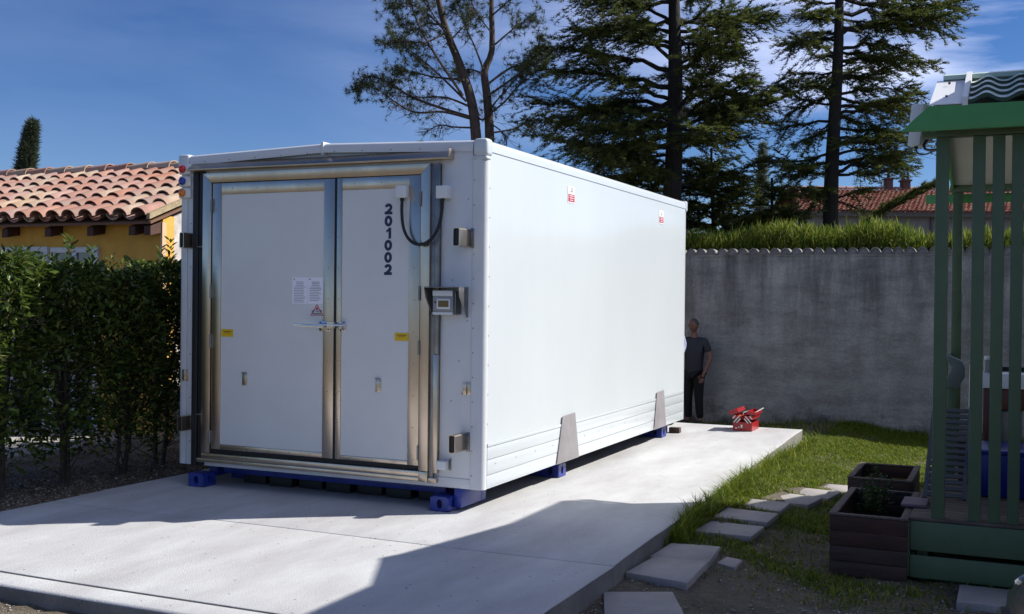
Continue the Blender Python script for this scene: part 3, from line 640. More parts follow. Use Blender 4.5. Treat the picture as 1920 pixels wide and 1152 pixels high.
# ================================================================== GARDEN WALL
WY = 9.9
def wall_mat():
    m = bpy.data.materials.new('stained render'); m.use_nodes = True; t = m.node_tree; b = t.nodes['Principled BSDF']; b.inputs['Roughness'].default_value = 0.9
    tcn = t.nodes.new('ShaderNodeTexCoord')
    def noise(sc, stretch, d=6, r=0.6):
        mpn = t.nodes.new('ShaderNodeMapping'); mpn.inputs['Scale'].default_value = stretch; t.links.new(tcn.outputs['Object'], mpn.inputs['Vector'])
        n = t.nodes.new('ShaderNodeTexNoise'); n.inputs['Scale'].default_value = sc; n.inputs['Detail'].default_value = d; n.inputs['Roughness'].default_value = r
        t.links.new(mpn.outputs[0], n.inputs['Vector']); return n
    def ramp(src, a, b_, ca, cb):
        r = t.nodes.new('ShaderNodeValToRGB'); r.color_ramp.elements[0].position = a; r.color_ramp.elements[1].position = b_; r.color_ramp.elements[0].color = (*ca, 1); r.color_ramp.elements[1].color = (*cb, 1); t.links.new(src, r.inputs[0]); return r
    def mul(a, b_, f=1.0):
        x = t.nodes.new('ShaderNodeMix'); x.data_type = 'RGBA'; x.blend_type = 'MULTIPLY'; x.inputs[0].default_value = f; t.links.new(a, x.inputs[6]); t.links.new(b_, x.inputs[7]); return x.outputs[2]
    c = ramp(noise(1.6, (1, 1, 1)).outputs['Fac'], 0.35, 0.65, (0.33, 0.33, 0.31), (0.47, 0.465, 0.435)).outputs[0]
    st = ramp(noise(2.0, (1.3, 1, 0.17), 9, 0.72).outputs['Fac'], 0.36, 0.60, (0.30, 0.30, 0.29), (1, 1, 1)).outputs[0]
    sep = t.nodes.new('ShaderNodeSeparateXYZ'); t.links.new(tcn.outputs['Object'], sep.inputs[0])
    # streaks are strongest just under the coping; damp soot at the foot
    zr = t.nodes.new('ShaderNodeMapRange'); zr.inputs[1].default_value = 0.8; zr.inputs[2].default_value = 2.5; zr.inputs[3].default_value = 0.12; zr.inputs[4].default_value = 0.9; t.links.new(sep.outputs[2], zr.inputs[0])
    x = t.nodes.new('ShaderNodeMix'); x.data_type = 'RGBA'; x.blend_type = 'MULTIPLY'; t.links.new(zr.outputs[0], x.inputs[0]); t.links.new(c, x.inputs[6]); t.links.new(st, x.inputs[7]); c = x.outputs[2]
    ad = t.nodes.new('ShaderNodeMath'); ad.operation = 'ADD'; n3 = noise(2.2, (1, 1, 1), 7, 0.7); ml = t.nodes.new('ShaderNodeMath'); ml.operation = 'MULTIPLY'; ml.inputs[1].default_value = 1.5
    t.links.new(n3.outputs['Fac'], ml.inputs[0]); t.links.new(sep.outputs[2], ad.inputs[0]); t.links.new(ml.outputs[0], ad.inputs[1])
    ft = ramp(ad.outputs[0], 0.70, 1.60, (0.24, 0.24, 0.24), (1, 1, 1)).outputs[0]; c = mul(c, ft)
    gr = ramp(noise(30, (1, 1, 1), 6, 0.7).outputs['Fac'], 0.3, 0.6, (0.72, 0.72, 0.72), (1, 1, 1)).outputs[0]; c = mul(c, gr)
    hl = ramp(noise(1.9, (0.5, 1, 1.6), 8, 0.75).outputs['Fac'], 0.38, 0.56, (0.66, 0.66, 0.65), (1, 1, 1)).outputs[0]; c = mul(c, hl)
    t.links.new(c, b.inputs['Base Color'])
    bp = t.nodes.new('ShaderNodeBump'); bp.inputs['Distance'].default_value = 0.008; n4 = noise(14, (1, 1, 1), 8, 0.7); t.links.new(n4.outputs['Fac'], bp.inputs['Height']); t.links.new(bp.outputs[0], b.inputs['Normal'])
    return m
WM = wall_mat()
WL = thing('garden_wall', (1.5, WY, -0.3), 'tall grey stained rendered wall with tile coping behind the lawn', 'wall')
def warped_sheet(name, x0, x1, z0, z1, y, m, parent, th=0.2):
    nx, nz_ = 90, 16; V = []; 
    for j in range(nz_ + 1):
        for i in range(nx + 1):
            x = x0 + (x1 - x0) * i / nx; z = z0 + (z1 - z0) * j / nz_
            V.append((x, y + 0.008 * math.sin(x * 2.3 + z) + 0.006 * math.sin(x * 5.1 - z * 3.3), z))
    W_ = nx + 1; F = [(j * W_ + i, j * W_ + i + 1, (j + 1) * W_ + i + 1, (j + 1) * W_ + i) for j in range(nz_) for i in range(nx)]
    mb = MB().add(V, F); mb.box(x0, x1, y + 0.02, y + th, z0, z1)
    return mb.build(name, m, parent)
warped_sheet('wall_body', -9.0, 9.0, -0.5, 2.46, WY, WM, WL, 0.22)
box('coping_bed', WM, WL, -9.0, 9.0, WY - 0.008, WY + 0.23, 2.462, 2.499, 0.004)
def canal_tile(r0, r1, ln, th=0.014, n=9, fill=False):
    """barrel tile along +y, narrow end r0 at y=0, wide end r1 at y=ln, arch up"""
    V = []; 
    for y, r in ((0, r0), (ln, r1)):
        for rr in (r, r - th):
            for k in range(n):
                a = math.pi * k / (n - 1); V.append((rr * math.cos(a), y, rr * math.sin(a) * 0.82))
    F = []
    for k in range(n - 1):
        F += [(k, k + 1, 2 * n + k + 1, 2 * n + k), (n + k + 1, n + k, 3 * n + k, 3 * n + k + 1), (k + 1, k, n + k, n + k + 1), (2 * n + k, 2 * n + k + 1, 3 * n + k + 1, 3 * n + k)]
    F += [(0, 2 * n, 3 * n, n), (n - 1, 2 * n - 1, 4 * n - 1, 3 * n - 1)]
    return V, F
def mesh_only(name, V, F, m, smooth=40):
    me = bpy.data.meshes.new(name); me.from_pydata(V, [], F); bm = bmesh.new(); bm.from_mesh(me); bmesh.ops.recalc_face_normals(bm, faces=bm.faces); bm.to_mesh(me); bm.free()
    shade_smooth(me, smooth); me.materials.append(m); return me
def place(name, me, parent, loc, rot=(0, 0, 0), sc=None):
    o = bpy.data.objects.new(name, me); COL.objects.link(o); o.parent = parent; ORG[o.name] = ORG[parent.name]
    o.location = Vector(loc) - ORG[parent.name]; o.rotation_euler = rot
    if sc: o.scale = sc
    return o
COPE = mat('weathered coping tile', (0.26, 0.25, 0.24), 0.9, col2=(0.15, 0.145, 0.14), vscale=7, bump=0.003, bscale=30, per_object=0.22)
cv, cf = canal_tile(0.083, 0.078, 0.30, 0.016)
ctile = mesh_only('coping_tile', cv, cf, COPE)
fillv = [(0.064 * math.cos(math.pi * k / 8), 0.012, 0.064 * 0.82 * math.sin(math.pi * k / 8)) for k in range(9)]
fillm = mesh_only('mortar_fill', fillv + [(a, 0.03, c) for a, b_, c in fillv], [tuple(range(9)), tuple(range(17, 8, -1))] + [(k, k + 1, k + 10, k + 9) for k in range(8)], mat('cement fill', (0.25, 0.25, 0.245), .9, var=.3, vscale=20, bump=.003, bscale=40, per_object=0.15))
x = -3.2; k = 0
while x < 5.2:
    j = random.uniform(-0.006, 0.006)
    place('coping_tile', ctile, WL, (x + j, WY - 0.035 + random.uniform(-.006, .006), 2.500), (random.uniform(-.02, .02), random.uniform(-.03, .03), random.uniform(-.03, .03)), (1, 1, 1.5))
    place('mortar_fill', fillm, WL, (x + j, WY - 0.030, 2.500), (0, 0, 0), (1, 1, 1.5)); x += 0.172

# ================================================================== LEFT HOUSE
HS = thing('small_house', (-7.5, 2.4, -0.1), 'low ochre yellow house with a pink clay tile roof behind the hedge', 'house')
OCH = mat('ochre render', (0.76, 0.42, 0.075), 0.85, col2=(0.64, 0.34, 0.06), vscale=5, bump=0.002, bscale=70)
WHR = mat('white rough render', (0.62, 0.57, 0.52), 0.9, col2=(0.36, 0.32, 0.29), vscale=6, bump=0.006, bscale=22)
HX = -5.50; HXL = -11.5; HY = 2.40; RY = 4.35; ZE = 2.66; ZR = 3.50; BY = 6.3
box('facade_wall', OCH, HS, HXL, -6.6, HY, HY + 0.2, -0.2, 2.70) 
box('facade_wall', OCH, HS, -6.6, HX, HY, HY + 0.2, -0.2, 2.70)
MB().prism([(HY + 0.003, -0.2), (BY, -0.2), (BY, 2.60), (RY, 3.40), (HY + 0.003, 2.62)], HX - 0.2, HX - 0.004, 'x').build('gable_wall', WHR, HS)
box('rear_wall', OCH, HS, HXL, HX - 0.205, BY - 0.2, BY, -0.2, 2.60)
box('corner_strip', mat('peach render', (0.66, 0.44, 0.26), .85), HS, HX - 0.03, HX + 0.003, HY - 0.012, HY + 0.06, -0.2, 2.62)
ex = 0.28    # eave overhang
slope = (ZR - ZE) / (RY - (HY - ex)); sa = math.atan(slope)
MB().prism([(HY - ex + 0.03, ZE - 0.075), (RY, ZR - 0.075), (BY + ex, ZE - 0.075), (BY + ex, ZE - 0.045), (RY, ZR - 0.045), (HY - ex + 0.03, ZE - 0.045)], HXL, HX + 0.04, 'x').build('roof_deck', mat('roof boards', (0.20, 0.10, 0.055), .8, var=.3, vscale=4, stretch=(6, 1, 1)), HS)
RAF = mat('stained rafter', (0.085, 0.035, 0.02), 0.7, var=0.3)
for x in (-10.3, -9.6, -8.72, -7.93, -7.18, -6.47, -5.80, -5.56):
    MB().add([(x - .05, HY + 0.02, 2.50), (x + .05, HY + 0.02, 2.50), (x + .05, HY - 0.2, 2.455), (x - .05, HY - 0.2, 2.455), (x - .05, HY + 0.02, 2.64), (x + .05, HY + 0.02, 2.64), (x + .05, HY - 0.2, 2.565), (x - .05, HY - 0.2, 2.565)],
             [(0, 1, 2, 3), (7, 6, 5, 4), (0, 4, 5, 1), (1, 5, 6, 2), (2, 6, 7, 3), (3, 7, 4, 0)]).build('rafter_end', RAF, HS)
TILES = [mat('clay tile pink', (0.40, 0.215, 0.155), 0.85, col2=(0.30, 0.16, 0.12), vscale=5, bump=0.002, bscale=60, per_object=0.16),
         mat('clay tile buff', (0.46, 0.34, 0.235), 0.85, col2=(0.34, 0.22, 0.15), vscale=5, bump=0.002, bscale=60, per_object=0.14),
         mat('clay tile red', (0.36, 0.165, 0.115), 0.85, col2=(0.30, 0.20, 0.15), vscale=4, bump=0.002, bscale=60, per_object=0.16)]
tv, tf = canal_tile(0.118, 0.092, 0.50, 0.014)
cov = [mesh_only('roof_tile', tv, tf, m) for m in TILES]
tv2 = [(a, b_, -c + 0.0) for a, b_, c in canal_tile(0.100, 0.120, 0.50, 0.014, 7)[0]]; tf2 = canal_tile(0.1, 0.12, 0.5, 0.014, 7)[1]
pan = [mesh_only('channel_tile', tv2, tf2, m) for m in TILES]
pitch = 0.276; rows = 6; sl_len = math.hypot(RY - HY + ex, ZR - ZE); step = sl_len / rows
xc = HX - 0.12; col = 0
while xc > -10.9:
    for r_ in range(rows):
        d = r_ * step; y = HY - ex + d * math.cos(sa) - 0.02; z = ZE + d * math.sin(sa)
        L_ = 0.50 if r_ < rows - 1 else 0.40
        o = place('roof_tile', random.choice(cov), HS, (xc + random.uniform(-.008, .008), y + random.uniform(-.008, .008), z + 0.03), (sa - 0.045 + random.uniform(-.012, .012), 0, random.uniform(-.02, .02)))
        o = place('channel_tile', random.choice(pan), HS, (xc - pitch / 2, y + 0.01, z + 0.055), (sa - 0.03, 0, 0))
    xc -= pitch; col += 1
# bare rear slope is one tiled sheet, out of the photograph's view
MB().add([(HXL, RY, ZR + 0.02), (HX + 0.04, RY, ZR + 0.02), (HX + 0.04, BY + ex, ZE + 0.02), (HXL, BY + ex, ZE + 0.02)], [(0, 1, 2, 3)]).build('rear_roof_slope', TILES[0], HS)
rv, rf = canal_tile(0.135, 0.115, 0.46, 0.015, 9)
ridm = [mesh_only('ridge_tile', rv, rf, m) for m in TILES[:2]]
x = HX + 0.06
while x > -11.2:
    place('ridge_tile', random.choice(ridm), HS, (x, RY, ZR + 0.055), (random.uniform(-.02, .02) - 0.03, 0, R(90) + random.uniform(-.02, .02))); x -= 0.40
MB().prism([(HY - ex, ZE - 0.02), (RY, ZR + 0.0), (RY, ZR + 0.055), (HY - ex, ZE + 0.05)], HX + 0.0, HX + 0.05, 'x').build('verge_mortar', mat('yellowed mortar', (0.42, 0.33, 0.19), .9, var=.35, vscale=14, bump=.004, bscale=30), HS)
# white framed windows
def house_window(x0, x1, z0, z1, nm='window'):
    fr = MB(); t = 0.07; y0, y1 = HY - 0.05, HY + 0.002
    fr.box(x0, x1, y0, y1, z1 - t, z1).box(x0, x1, y0, y1, z0, z0 + t).box(x0, x0 + t, y0, y1, z0 + t, z1 - t).box(x1 - t, x1, y0, y1, z0 + t, z1 - t)
    xm = (x0 + x1) / 2; fr.box(xm - t / 2, xm + t / 2, y0 + .003, y1, z0 + t, z1 - t)
    w = fr.build(nm, mat('white window paint', (0.66, 0.67, 0.68), .45), HS, 0.004)
    for a, b_ in ((x0 + t, xm - t / 2), (xm + t / 2, x1 - t)): box('pane', mat('dim window glass', (0.05, 0.06, 0.07), .06, coat=.5), w, a, b_, HY - 0.02, HY - 0.012, z0 + t, z1 - t)
    return w
house_window(-8.6, -7.35, -0.05, 2.34, 'patio_door'); house_window(-7.30, -6.50, -0.05, 2.33, 'patio_door')
TR = box('terrace', concrete('pale sunlit ground', (0.42, 0.39, 0.35), (0.26, 0.24, 0.21), streak=False), None, -11.5, -5.6, 0.2, 2.38, -0.2, 0.035, 0.01); tag(TR, kind='structure')  # pale sheet added; its colour stands in for sunlit ground behind the hedge

# ================================================================== FAR HOUSE
def far_house():
    H = thing('distant_house', (-1.0, 39.0, 0), 'far grey walled house with a red tiled roof and two chimneys beyond the garden wall', 'house')
    H.rotation_euler = (0, 0, R(24))
    org = Vector((0, 0, 0)); ORG[H.name] = org      # parts in the house's own axes: x along the ridge, y away
    gm = mat('grey far wall', (0.22, 0.21, 0.20), 0.9, var=0.2, vscale=0.6)
    box('wall', gm, H, -2.9, 12, 0.0, 6.0, -0.5, 5.30)
    ze, zr = 5.42, 6.62; ye, yr = -0.35, 2.6
    MB().add([(-3.3, ye, ze - .05), (12.4, ye, ze - .05), (12.4, yr, zr - .05), (-3.3, yr, zr - .05), (-3.3, 6.3, ze - .05), (12.4, 6.3, ze - .05)], [(0, 1, 2, 3), (3, 2, 5, 4)]).build('roof_base', mat('far roof shade', (0.16, 0.06, 0.045), .9), H)
    box('fascia', mat('far fascia', (0.10, 0.09, 0.08), .8), H, -3.3, 12.4, ye + .02, ye + .06, ze - 0.2, ze - .02)
    P = []; rows = 15; 
    for r_ in range(rows):
        t = r_ / rows; y = ye + (yr - ye) * t; z = ze + (zr - ze) * t
        for x in np.arange(-3.2 + 0.11 * (r_ % 2), 12.3, 0.19): P.append((x + random.uniform(-.015, .015), y, z + 0.02))
    P = np.array(P); v, f = canal_tile(0.082, 0.06, 0.25, 0.02, 5); v = np.array(v)
    n = len(P); a = math.atan2(zr - ze, yr - ye)
    D = np.tile([1, 0, 0], (n, 1)).astype(float); S = np.tile([0, math.cos(a - .12), math.sin(a - .12)], (n, 1)); U = np.tile([0, -math.sin(a - .12), math.cos(a - .12)], (n, 1))
    V, F = scatter(v, f, P, D, S, U, 1.0)
    o = np_mesh('roof_tiles', V, F, leaf_mat('far clay tiles', (0.40, 0.15, 0.10), (0.50, 0.29, 0.20), 0.0, 0.85), H, kind='stuff')
    for k in range(37): 
        x = -3.1 + k * 0.42; place('ridge_tile', ridm[0], H, (x, yr, zr), (0, 0, R(-90)))
    cm = mat('dark brick stack', (0.10, 0.055, 0.045), .85, var=.3, vscale=5)
    for (x, w, z1, pots) in ((1.25, 0.28, 7.02, 1), (1.98, 0.32, 6.95, 2)):
        c = box('chimney', cm, H, x - w / 2, x + w / 2, yr - .2, yr + .25, 6.3, z1, .01)
        box('chimney_cap', cm, c, x - w / 2 - .05, x + w / 2 + .05, yr - .25, yr + .3, z1, z1 + .07)
        for q in range(pots):
            xx = x + (q - (pots - 1) / 2) * 0.2; MB().cyl((xx, yr, z1 + .07), (xx, yr, z1 + .36), .075, 10, .06).build('chimney_pot', cm, c, smooth=40)
    mb = MB(); mb.cyl((1.6, yr + .6, 6.5), (1.6, yr + .6, 7.55), .018, 5); mb.cyl((0.7, yr + .6, 7.42), (2.3, yr + .6, 7.42), .012, 4)
    for x in np.arange(.8, 2.3, .2): mb.cyl((x, yr + .35, 7.42), (x, yr + .85, 7.42), .008, 4)
    mb.build('aerial', mat('aerial metal', (0.15, .15, .15), .5, .5), H)
    mb = MB(); mb.cyl((0.02, yr, 6.5), (0.02, yr, 6.95), .015, 5); mb.cyl((-.2, yr, 6.85), (.25, yr, 6.85), .01, 4); mb.build('aerial', MATS['aerial metal'], H)
    for x in (-2.2, 2.1, 4.2): 
        box('downpipe', mat('pipe', (.08, .08, .08), .6), H, x, x + .09, -.08, -.01, 0, 5.2)
far_house()

# ================================================================== TREES
BARK = mat('dark bark', (0.026, 0.021, 0.017), 0.95, col2=(0.012, 0.010, 0.008), vscale=9, stretch=(3, 3, .7), bump=0.02, bscale=14)
PBARK = mat('pine bark', (0.10, 0.075, 0.06), 0.95, col2=(0.045, 0.035, 0.03), vscale=8, stretch=(3, 3, .7), bump=0.015, bscale=14)
CED = leaf_mat('cedar needles', (0.022, 0.045, 0.013), (0.12, 0.145, 0.036), 0.34, 0.6, dry=(0.23, 0.19, 0.045))
PIN = leaf_mat('pine needles', (0.025, 0.045, 0.018), (0.080, 0.105, 0.038), 0.25, 0.6)
UX = Vector((rx.x, rx.y, 0)).normalized(); VX = Vector((-UX.y, UX.x, 0))      # across and away
TUFT_V, TUFT_F = [], []
for k in range(7):
    a = k * 2.4; el = 0.25 + 0.5 * ((k * 37) % 10) / 10
    d = Vector((math.cos(a) * math.cos(el) * 0.9 + 0.35, math.sin(a) * math.cos(el), math.sin(el) * .8)); s_ = d.orthogonal().normalized() * 0.11
    b0 = len(TUFT_V); TUFT_V += [tuple(s_ - d * .1), tuple(-s_ - d * .1), tuple(d)]; TUFT_F.append((b0, b0 + 1, b0 + 2))
PT_V, PT_F = [], []
for k in range(13):
    a = k * 2.4; el = -0.9 + 2.0 * ((k * 37) % 13) / 13
    d = Vector((math.sin(el) * .8 + .25, math.cos(a) * math.cos(el), math.sin(a) * math.cos(el))).normalized(); s_ = d.orthogonal().normalized() * 0.05
    b0 = len(PT_V); PT_V += [tuple(s_), tuple(-s_), tuple(d)]; PT_F.append((b0, b0 + 1, b0 + 2))
def limb_path(p0, p1, sag=0.0, n=8, wob=0.08, rnd=random):
    p0, p1 = Vector(p0), Vector(p1); L_ = (p1 - p0).length; out_ = []
    w1, w2 = rnd.uniform(-wob, wob) * L_, rnd.uniform(-wob, wob) * L_
    for i in range(n + 1):
        t = i / n; p = p0.lerp(p1, t) + Vector((0, 0, 1)) * (sag * L_ * 4 * t * (1 - t)); p += VX * (w1 * math.sin(t * math.pi)) + UX * (w2 * math.sin(t * 2 * math.pi)) * .5
        p += Vector((0, 0, rnd.uniform(-.028, .028) * L_)) * (0 < i < n); out_.append(p)
    return out_
def cedar(name, base, ztop, r0, limbs, label, seed, tuft=0.078, group=None, tw_len=0.38, tw_step=0.066, zstart=0.22):
    rnd = random.Random(seed); rg = np.random.default_rng(seed)
    T = thing(name, base, label, 'tree', group); base = Vector(base)
    tp = [base + Vector((0.05 * math.sin(z * .9 + seed), 0.05 * math.cos(z * .7), z)) + Vector((0, 0, -0.0)) for z in np.linspace(-0.1, ztop, 14)]
    tr = [r0 * (1.25 if i == 0 else 1) * (1 - 0.85 * (i / 13) ** 1.3) + 0.012 for i in range(14)]
    MB().tube(tp, tr, 12).build('trunk', BARK, T, smooth=60)
    br = MB(); P, Dv, Nn, Sc = [], [], [], []
    for (z0, du, dv, z1, dens) in limbs:
        p0 = base + Vector((0, 0, z0)); p1 = base + UX * du + VX * dv + Vector((0, 0, z1))
        Ln = (p1 - p0).length; path = limb_path(p0, p1, rnd.uniform(-0.07, 0.10), 9, .09, rnd)
        br.tube(path, [max(.006, (0.012 + 0.016 * Ln) * (1 - t / 9.5)) for t in range(10)], 5)
        nst = max(4, int(Ln / (tw_step * .56)))
        for s in range(nst):
            t = zstart + (1 - zstart) * (s + rnd.random() * .8) / nst; t = min(t, .999)
            i = int(t * 9); q = path[i].lerp(path[i + 1], t * 9 - i); d = (path[i + 1] - path[i]).normalized()
            side = d.cross(Vector((0, 0, 1))); side = side.normalized() if side.length > .1 else UX
            sg = 1 if s % 2 else -1
            tl = tw_len * (0.45 + 0.75 * math.sin(math.pi * min(1, t * .9 + .1))) * rnd.choice((.4, .6, .8, 1.0, 1.2, 1.7)) * min(1.5, .5 + Ln / 2.2)
            td = (d * rnd.uniform(.35, .9) + side * sg * rnd.uniform(.35, 1.0) + Vector((0, 0, rnd.uniform(-.55, .30)))).normalized()
            e = q + td * tl + Vector((0, 0, -0.14 * tl)); mid = q.lerp(e, .5) + Vector((0, 0, .05 * tl))
            br.tube([q, mid, e], [.007, .005, .002], 3, cap=False)
            if rnd.random() > dens: continue
            nt_ = max(2, int(tl / (tuft * .42)))
            for k in range(nt_):
                u = (k + rnd.random()) / nt_; pp = q.lerp(mid, u * 2) if u < .5 else mid.lerp(e, u * 2 - 1)
                P.append(pp + Vector((rnd.gauss(0, .02), rnd.gauss(0, .02), rnd.gauss(0, .014)))); Dv.append(td + Vector((rnd.gauss(0, .5), rnd.gauss(0, .5), rnd.gauss(0, .15)))); Nn.append((rnd.gauss(0, .2), rnd.gauss(0, .2), 1)); Sc.append(tuft * rnd.uniform(.6, 1.25))
    br.build('branches', BARK, T, kind='stuff')
    P, Dv, Nn, Sc = map(np.array, (P, Dv, Nn, Sc)); D, S, U = frames(Dv, Nn)
    # S is sideways, U up
    V, F = scatter(TUFT_V, TUFT_F, P, D, S, U, Sc); np_mesh('crown', V, F, CED, T, kind='stuff')
    return T
def zpx(py, dep, px=1400): return 1.75 + dep * ((576 - py) / 2057.0 + 0.0083 - (px - 960) / 2057 * 0.0109)
def rand_limbs(n, z0, z1, prof, seed, up_=0.12, dens=.9):
    rnd = random.Random(seed); o = []
    for i in range(n):
        t = (i + rnd.random()) / n; z = z0 + (z1 - z0) * t; a = i * 2.399 + rnd.uniform(-.5, .5); L_ = prof(z) * rnd.uniform(.55, 1.1)
        o.append((z, L_ * math.cos(a), L_ * math.sin(a), z + L_ * (up_ + rnd.uniform(-.16, .2)), dens))
    return o
# big cedar behind the container (depth about 20 m)
dep = 20.0
def lim(base_px, dep, items, gzr=-0.3):
    o = []
    for (py0, px1, py1, dv, dn) in items:
        o.append((zpx(py0, dep), (px1 - base_px) * dep / 2057.0, dv, zpx(py1, dep), dn))
    return o
c1 = lim(1262, 20, [(30, 1060, 40, -.6, .9), (10, 1090, -30, .5, .9), (75, 1080, 85, .6, .95), (120, 1070, 95, -.5, .9), (110, 1110, 60, .9, .9),
      (160, 1010, 115, .4, .95), (190, 990, 160, -.7, 1), (215, 1005, 205, .5, 1), (235, 985, 262, -.4, 1), (255, 1030, 235, 1., 1), (280, 1020, 300, -1., .95), (300, 1075, 290, .6, 1), (250, 1120, 280, -1.2, 1), (230, 1100, 215, 1.3, 1), (320, 1120, 335, .5, 1),
      (60, 1450, 40, .4, .95), (85, 1430, 75, -.6, .95), (30, 1380, -20, .7, .9), (110, 1400, 130, .6, .9), (20, 1340, 20, -.9, .9), (150, 1370, 110, -.9, .8),
      (250, 1480, 175, .3, 1), (265, 1460, 215, -.6, 1), (290, 1440, 190, .8, 1), (230, 1400, 185, 1.1, 1), (270, 1390, 250, -1.2, 1), (310, 1400, 290, -.5, .5), (240, 1350, 150, -1.3, .9), (330, 1370, 345, 1, 1), (345, 1180, 350, -1, 1), (340, 1150, 350, 1, 1)])
c1 += [(a + random.uniform(-.25, .25), b_ * random.uniform(.55, .95), c_ + random.uniform(-.9, .9), d_ + random.uniform(-.35, .35), .8) for a, b_, c_, d_, e_ in list(c1)[::2]]
c1 += rand_limbs(18, 3.6, 9.8, lambda z: 1.7 if z < 7 else 1.5 * (10.4 - z) / 3.4 + .2, 5)
bx = Vector((-1.76, 11.47, -0.3))
cedar('cedar_tree', tuple(bx), 10.2, 0.21, [(a + .3, b_, c, d + .3, e) for a, b_, c, d, e in c1], 'big dark cedar with a thick trunk rising behind the middle of the container roof', 3, group='cedars behind the wall')
c2 = lim(1565, 20, [(15, 1800, 22, .3, .75), (45, 1785, 40, -.3, .8), (75, 1770, 55, .5, .85), (95, 1760, 75, -.5, .9), (120, 1735, 115, .6, .9), (140, 1740, 145, -.3, .9), (165, 1700, 130, .9, .8), (200, 1690, 195, -.5, .8), (225, 1725, 228, .3, .9), (240, 1700, 215, -.8, .8), (262, 1720, 262, .4, .85), (285, 1700, 275, .8, .8), (300, 1715, 290, -.4, .85), (330, 1700, 320, .5, .8), (345, 1740, 282, .2, .4), (350, 1680, 345, -.7, .7), (0, 1690, -20, .8, .8),
      (30, 1485, 10, .3, .9), (60, 1480, 55, -.5, .95), (90, 1470, 100, .4, .95), (100, 1500, 75, .8, .9), (130, 1475, 115, -.4, .95), (160, 1500, 150, .6, .7), (200, 1480, 240, .3, .9), (215, 1500, 190, -.6, .8), (250, 1450, 265, .4, .7), (262, 1480, 300, -.3, .9), (310, 1440, 318, .4, .85), (330, 1480, 350, .6, .9), (350, 1450, 345, -.6, .9), (372, 1500, 395, -.5, .9), (395, 1640, 420, .2, .3)])
c2 += [(a + random.uniform(-.2, .2), b_ * random.uniform(.45, .9), c_ + random.uniform(-.6, .6), d_ + random.uniform(-.25, .25), .7) for a, b_, c_, d_, e_ in list(c2)[::2]]
c2 += rand_limbs(13, 3.4, 9.4, lambda z: 1.1 if z < 7 else 1.2 * (9.9 - z) / 2.9 + .2, 9, dens=.8)
bx2 = Vector((0.93, 12.68, -0.3))
cedar('cedar_tree', tuple(bx2), 9.8, 0.165, [(a + .3, b_, c, d + .3, e) for a, b_, c, d, e in c2], 'slender open cedar in front of the far red roof, right of the bigger cedar', 14, group='cedars behind the wall')
# low sweeping conifer mass just behind the wall
def low_cedar(px, dep, zt, wr, seed, label, n=46):
    d = fw + rx * (px - 960) / 2057.0; p = Vector((3.8475, -7.9843, 0)) + Vector((d.x, d.y, 0)) * dep
    lb = rand_limbs(n, 0.9, zt, lambda z: wr * (1 - 0.75 * ((z - .9) / (zt - .9)) ** 1.5) + .15, seed, .14, 1.0)
    cedar('young_cedar', (p.x, p.y, -0.3), zt + .2, .07, lb, label, seed, tuft=.092, tw_len=.34, tw_step=.085, zstart=.12)
low_cedar(1335, 21.0, 4.75, 1.75, 31, 'bushy young cedar low behind the wall at the far corner of the container', 96)
low_cedar(1450, 20.6, 4.15, 1.1, 32, 'dark bushy young cedar behind the wall, left of the slender cedar trunk', 80)
low_cedar(1190, 20.8, 4.9, 1.5, 33, 'bushy young cedar showing just above the container roof, left of the thick trunk', 84)
# the long low bough reaching right
def bough():
    T = thing('fallen_bough', (2.0, 13.1, -0.3), 'long low cedar bough sweeping up to the right before the far red roof', 'branch')
    rnd = random.Random(4); br = MB(); P, Dv, Nn, Sc = [], [], [], []
    base = Vector((0.93, 12.68, 0))
    def pt(px, py, dep=20.0):
        d = fw + rx * (px - 960) / 2057.0 - up * (py - 576) / 2057.0; return Vector((3.8475, -7.9843, 1.75)) + d * dep
    pth = smooth_path([pt(1569, 432), pt(1610, 424, 19.7), pt(1650, 400, 19.4), pt(1690, 378, 19.2), pt(1730, 356, 19.1), pt(1770, 338, 19.0)], 4)
    br.tube(pth, [.045 * (1 - i / (len(pth) + 2)) + .006 for i in range(len(pth))], 6)
    for s in range(130):
        t = rnd.uniform(.30, 1); k = min(len(pth) - 2, int(t * (len(pth) - 1))); q = pth[k].lerp(pth[k + 1], rnd.random()); d = (pth[k + 1] - pth[k]).normalized(); side = d.cross(Vector((0, 0, 1))).normalized()
        td = (d + side * rnd.uniform(-.8, .8) + Vector((0, 0, rnd.uniform(-.3, .35)))).normalized(); tl = rnd.uniform(.15, .4) ; e = q + td * tl; br.tube([q, e], [.006, .002], 3, cap=False)
        for k2 in range(int(tl / .03)):
            u = rnd.random(); P.append(q.lerp(e, u)); Dv.append(td + Vector((rnd.gauss(0, .4), rnd.gauss(0, .4), rnd.gauss(0, .15)))); Nn.append((0, 0, 1)); Sc.append(.08 * rnd.uniform(.6, 1.2))
    br.build('branches', BARK, T, kind='stuff'); P, Dv, Nn, Sc = map(np.array, (P, Dv, Nn, Sc)); D, S, U = frames(Dv, Nn.astype(float)); V, F = scatter(TUFT_V, TUFT_F, P, D, S, U, Sc); np_mesh('foliage', V, F, CED, T, kind='stuff')
    # its own short stem down to the ground
    g = pt(1569, 432); MB().tube([(g.x + .02, g.y, -0.35), (g.x + .03, g.y + .02, 1.2), tuple(g)], [.09, .07, .05], 8).build('stem', BARK, T, smooth=60)
bough()
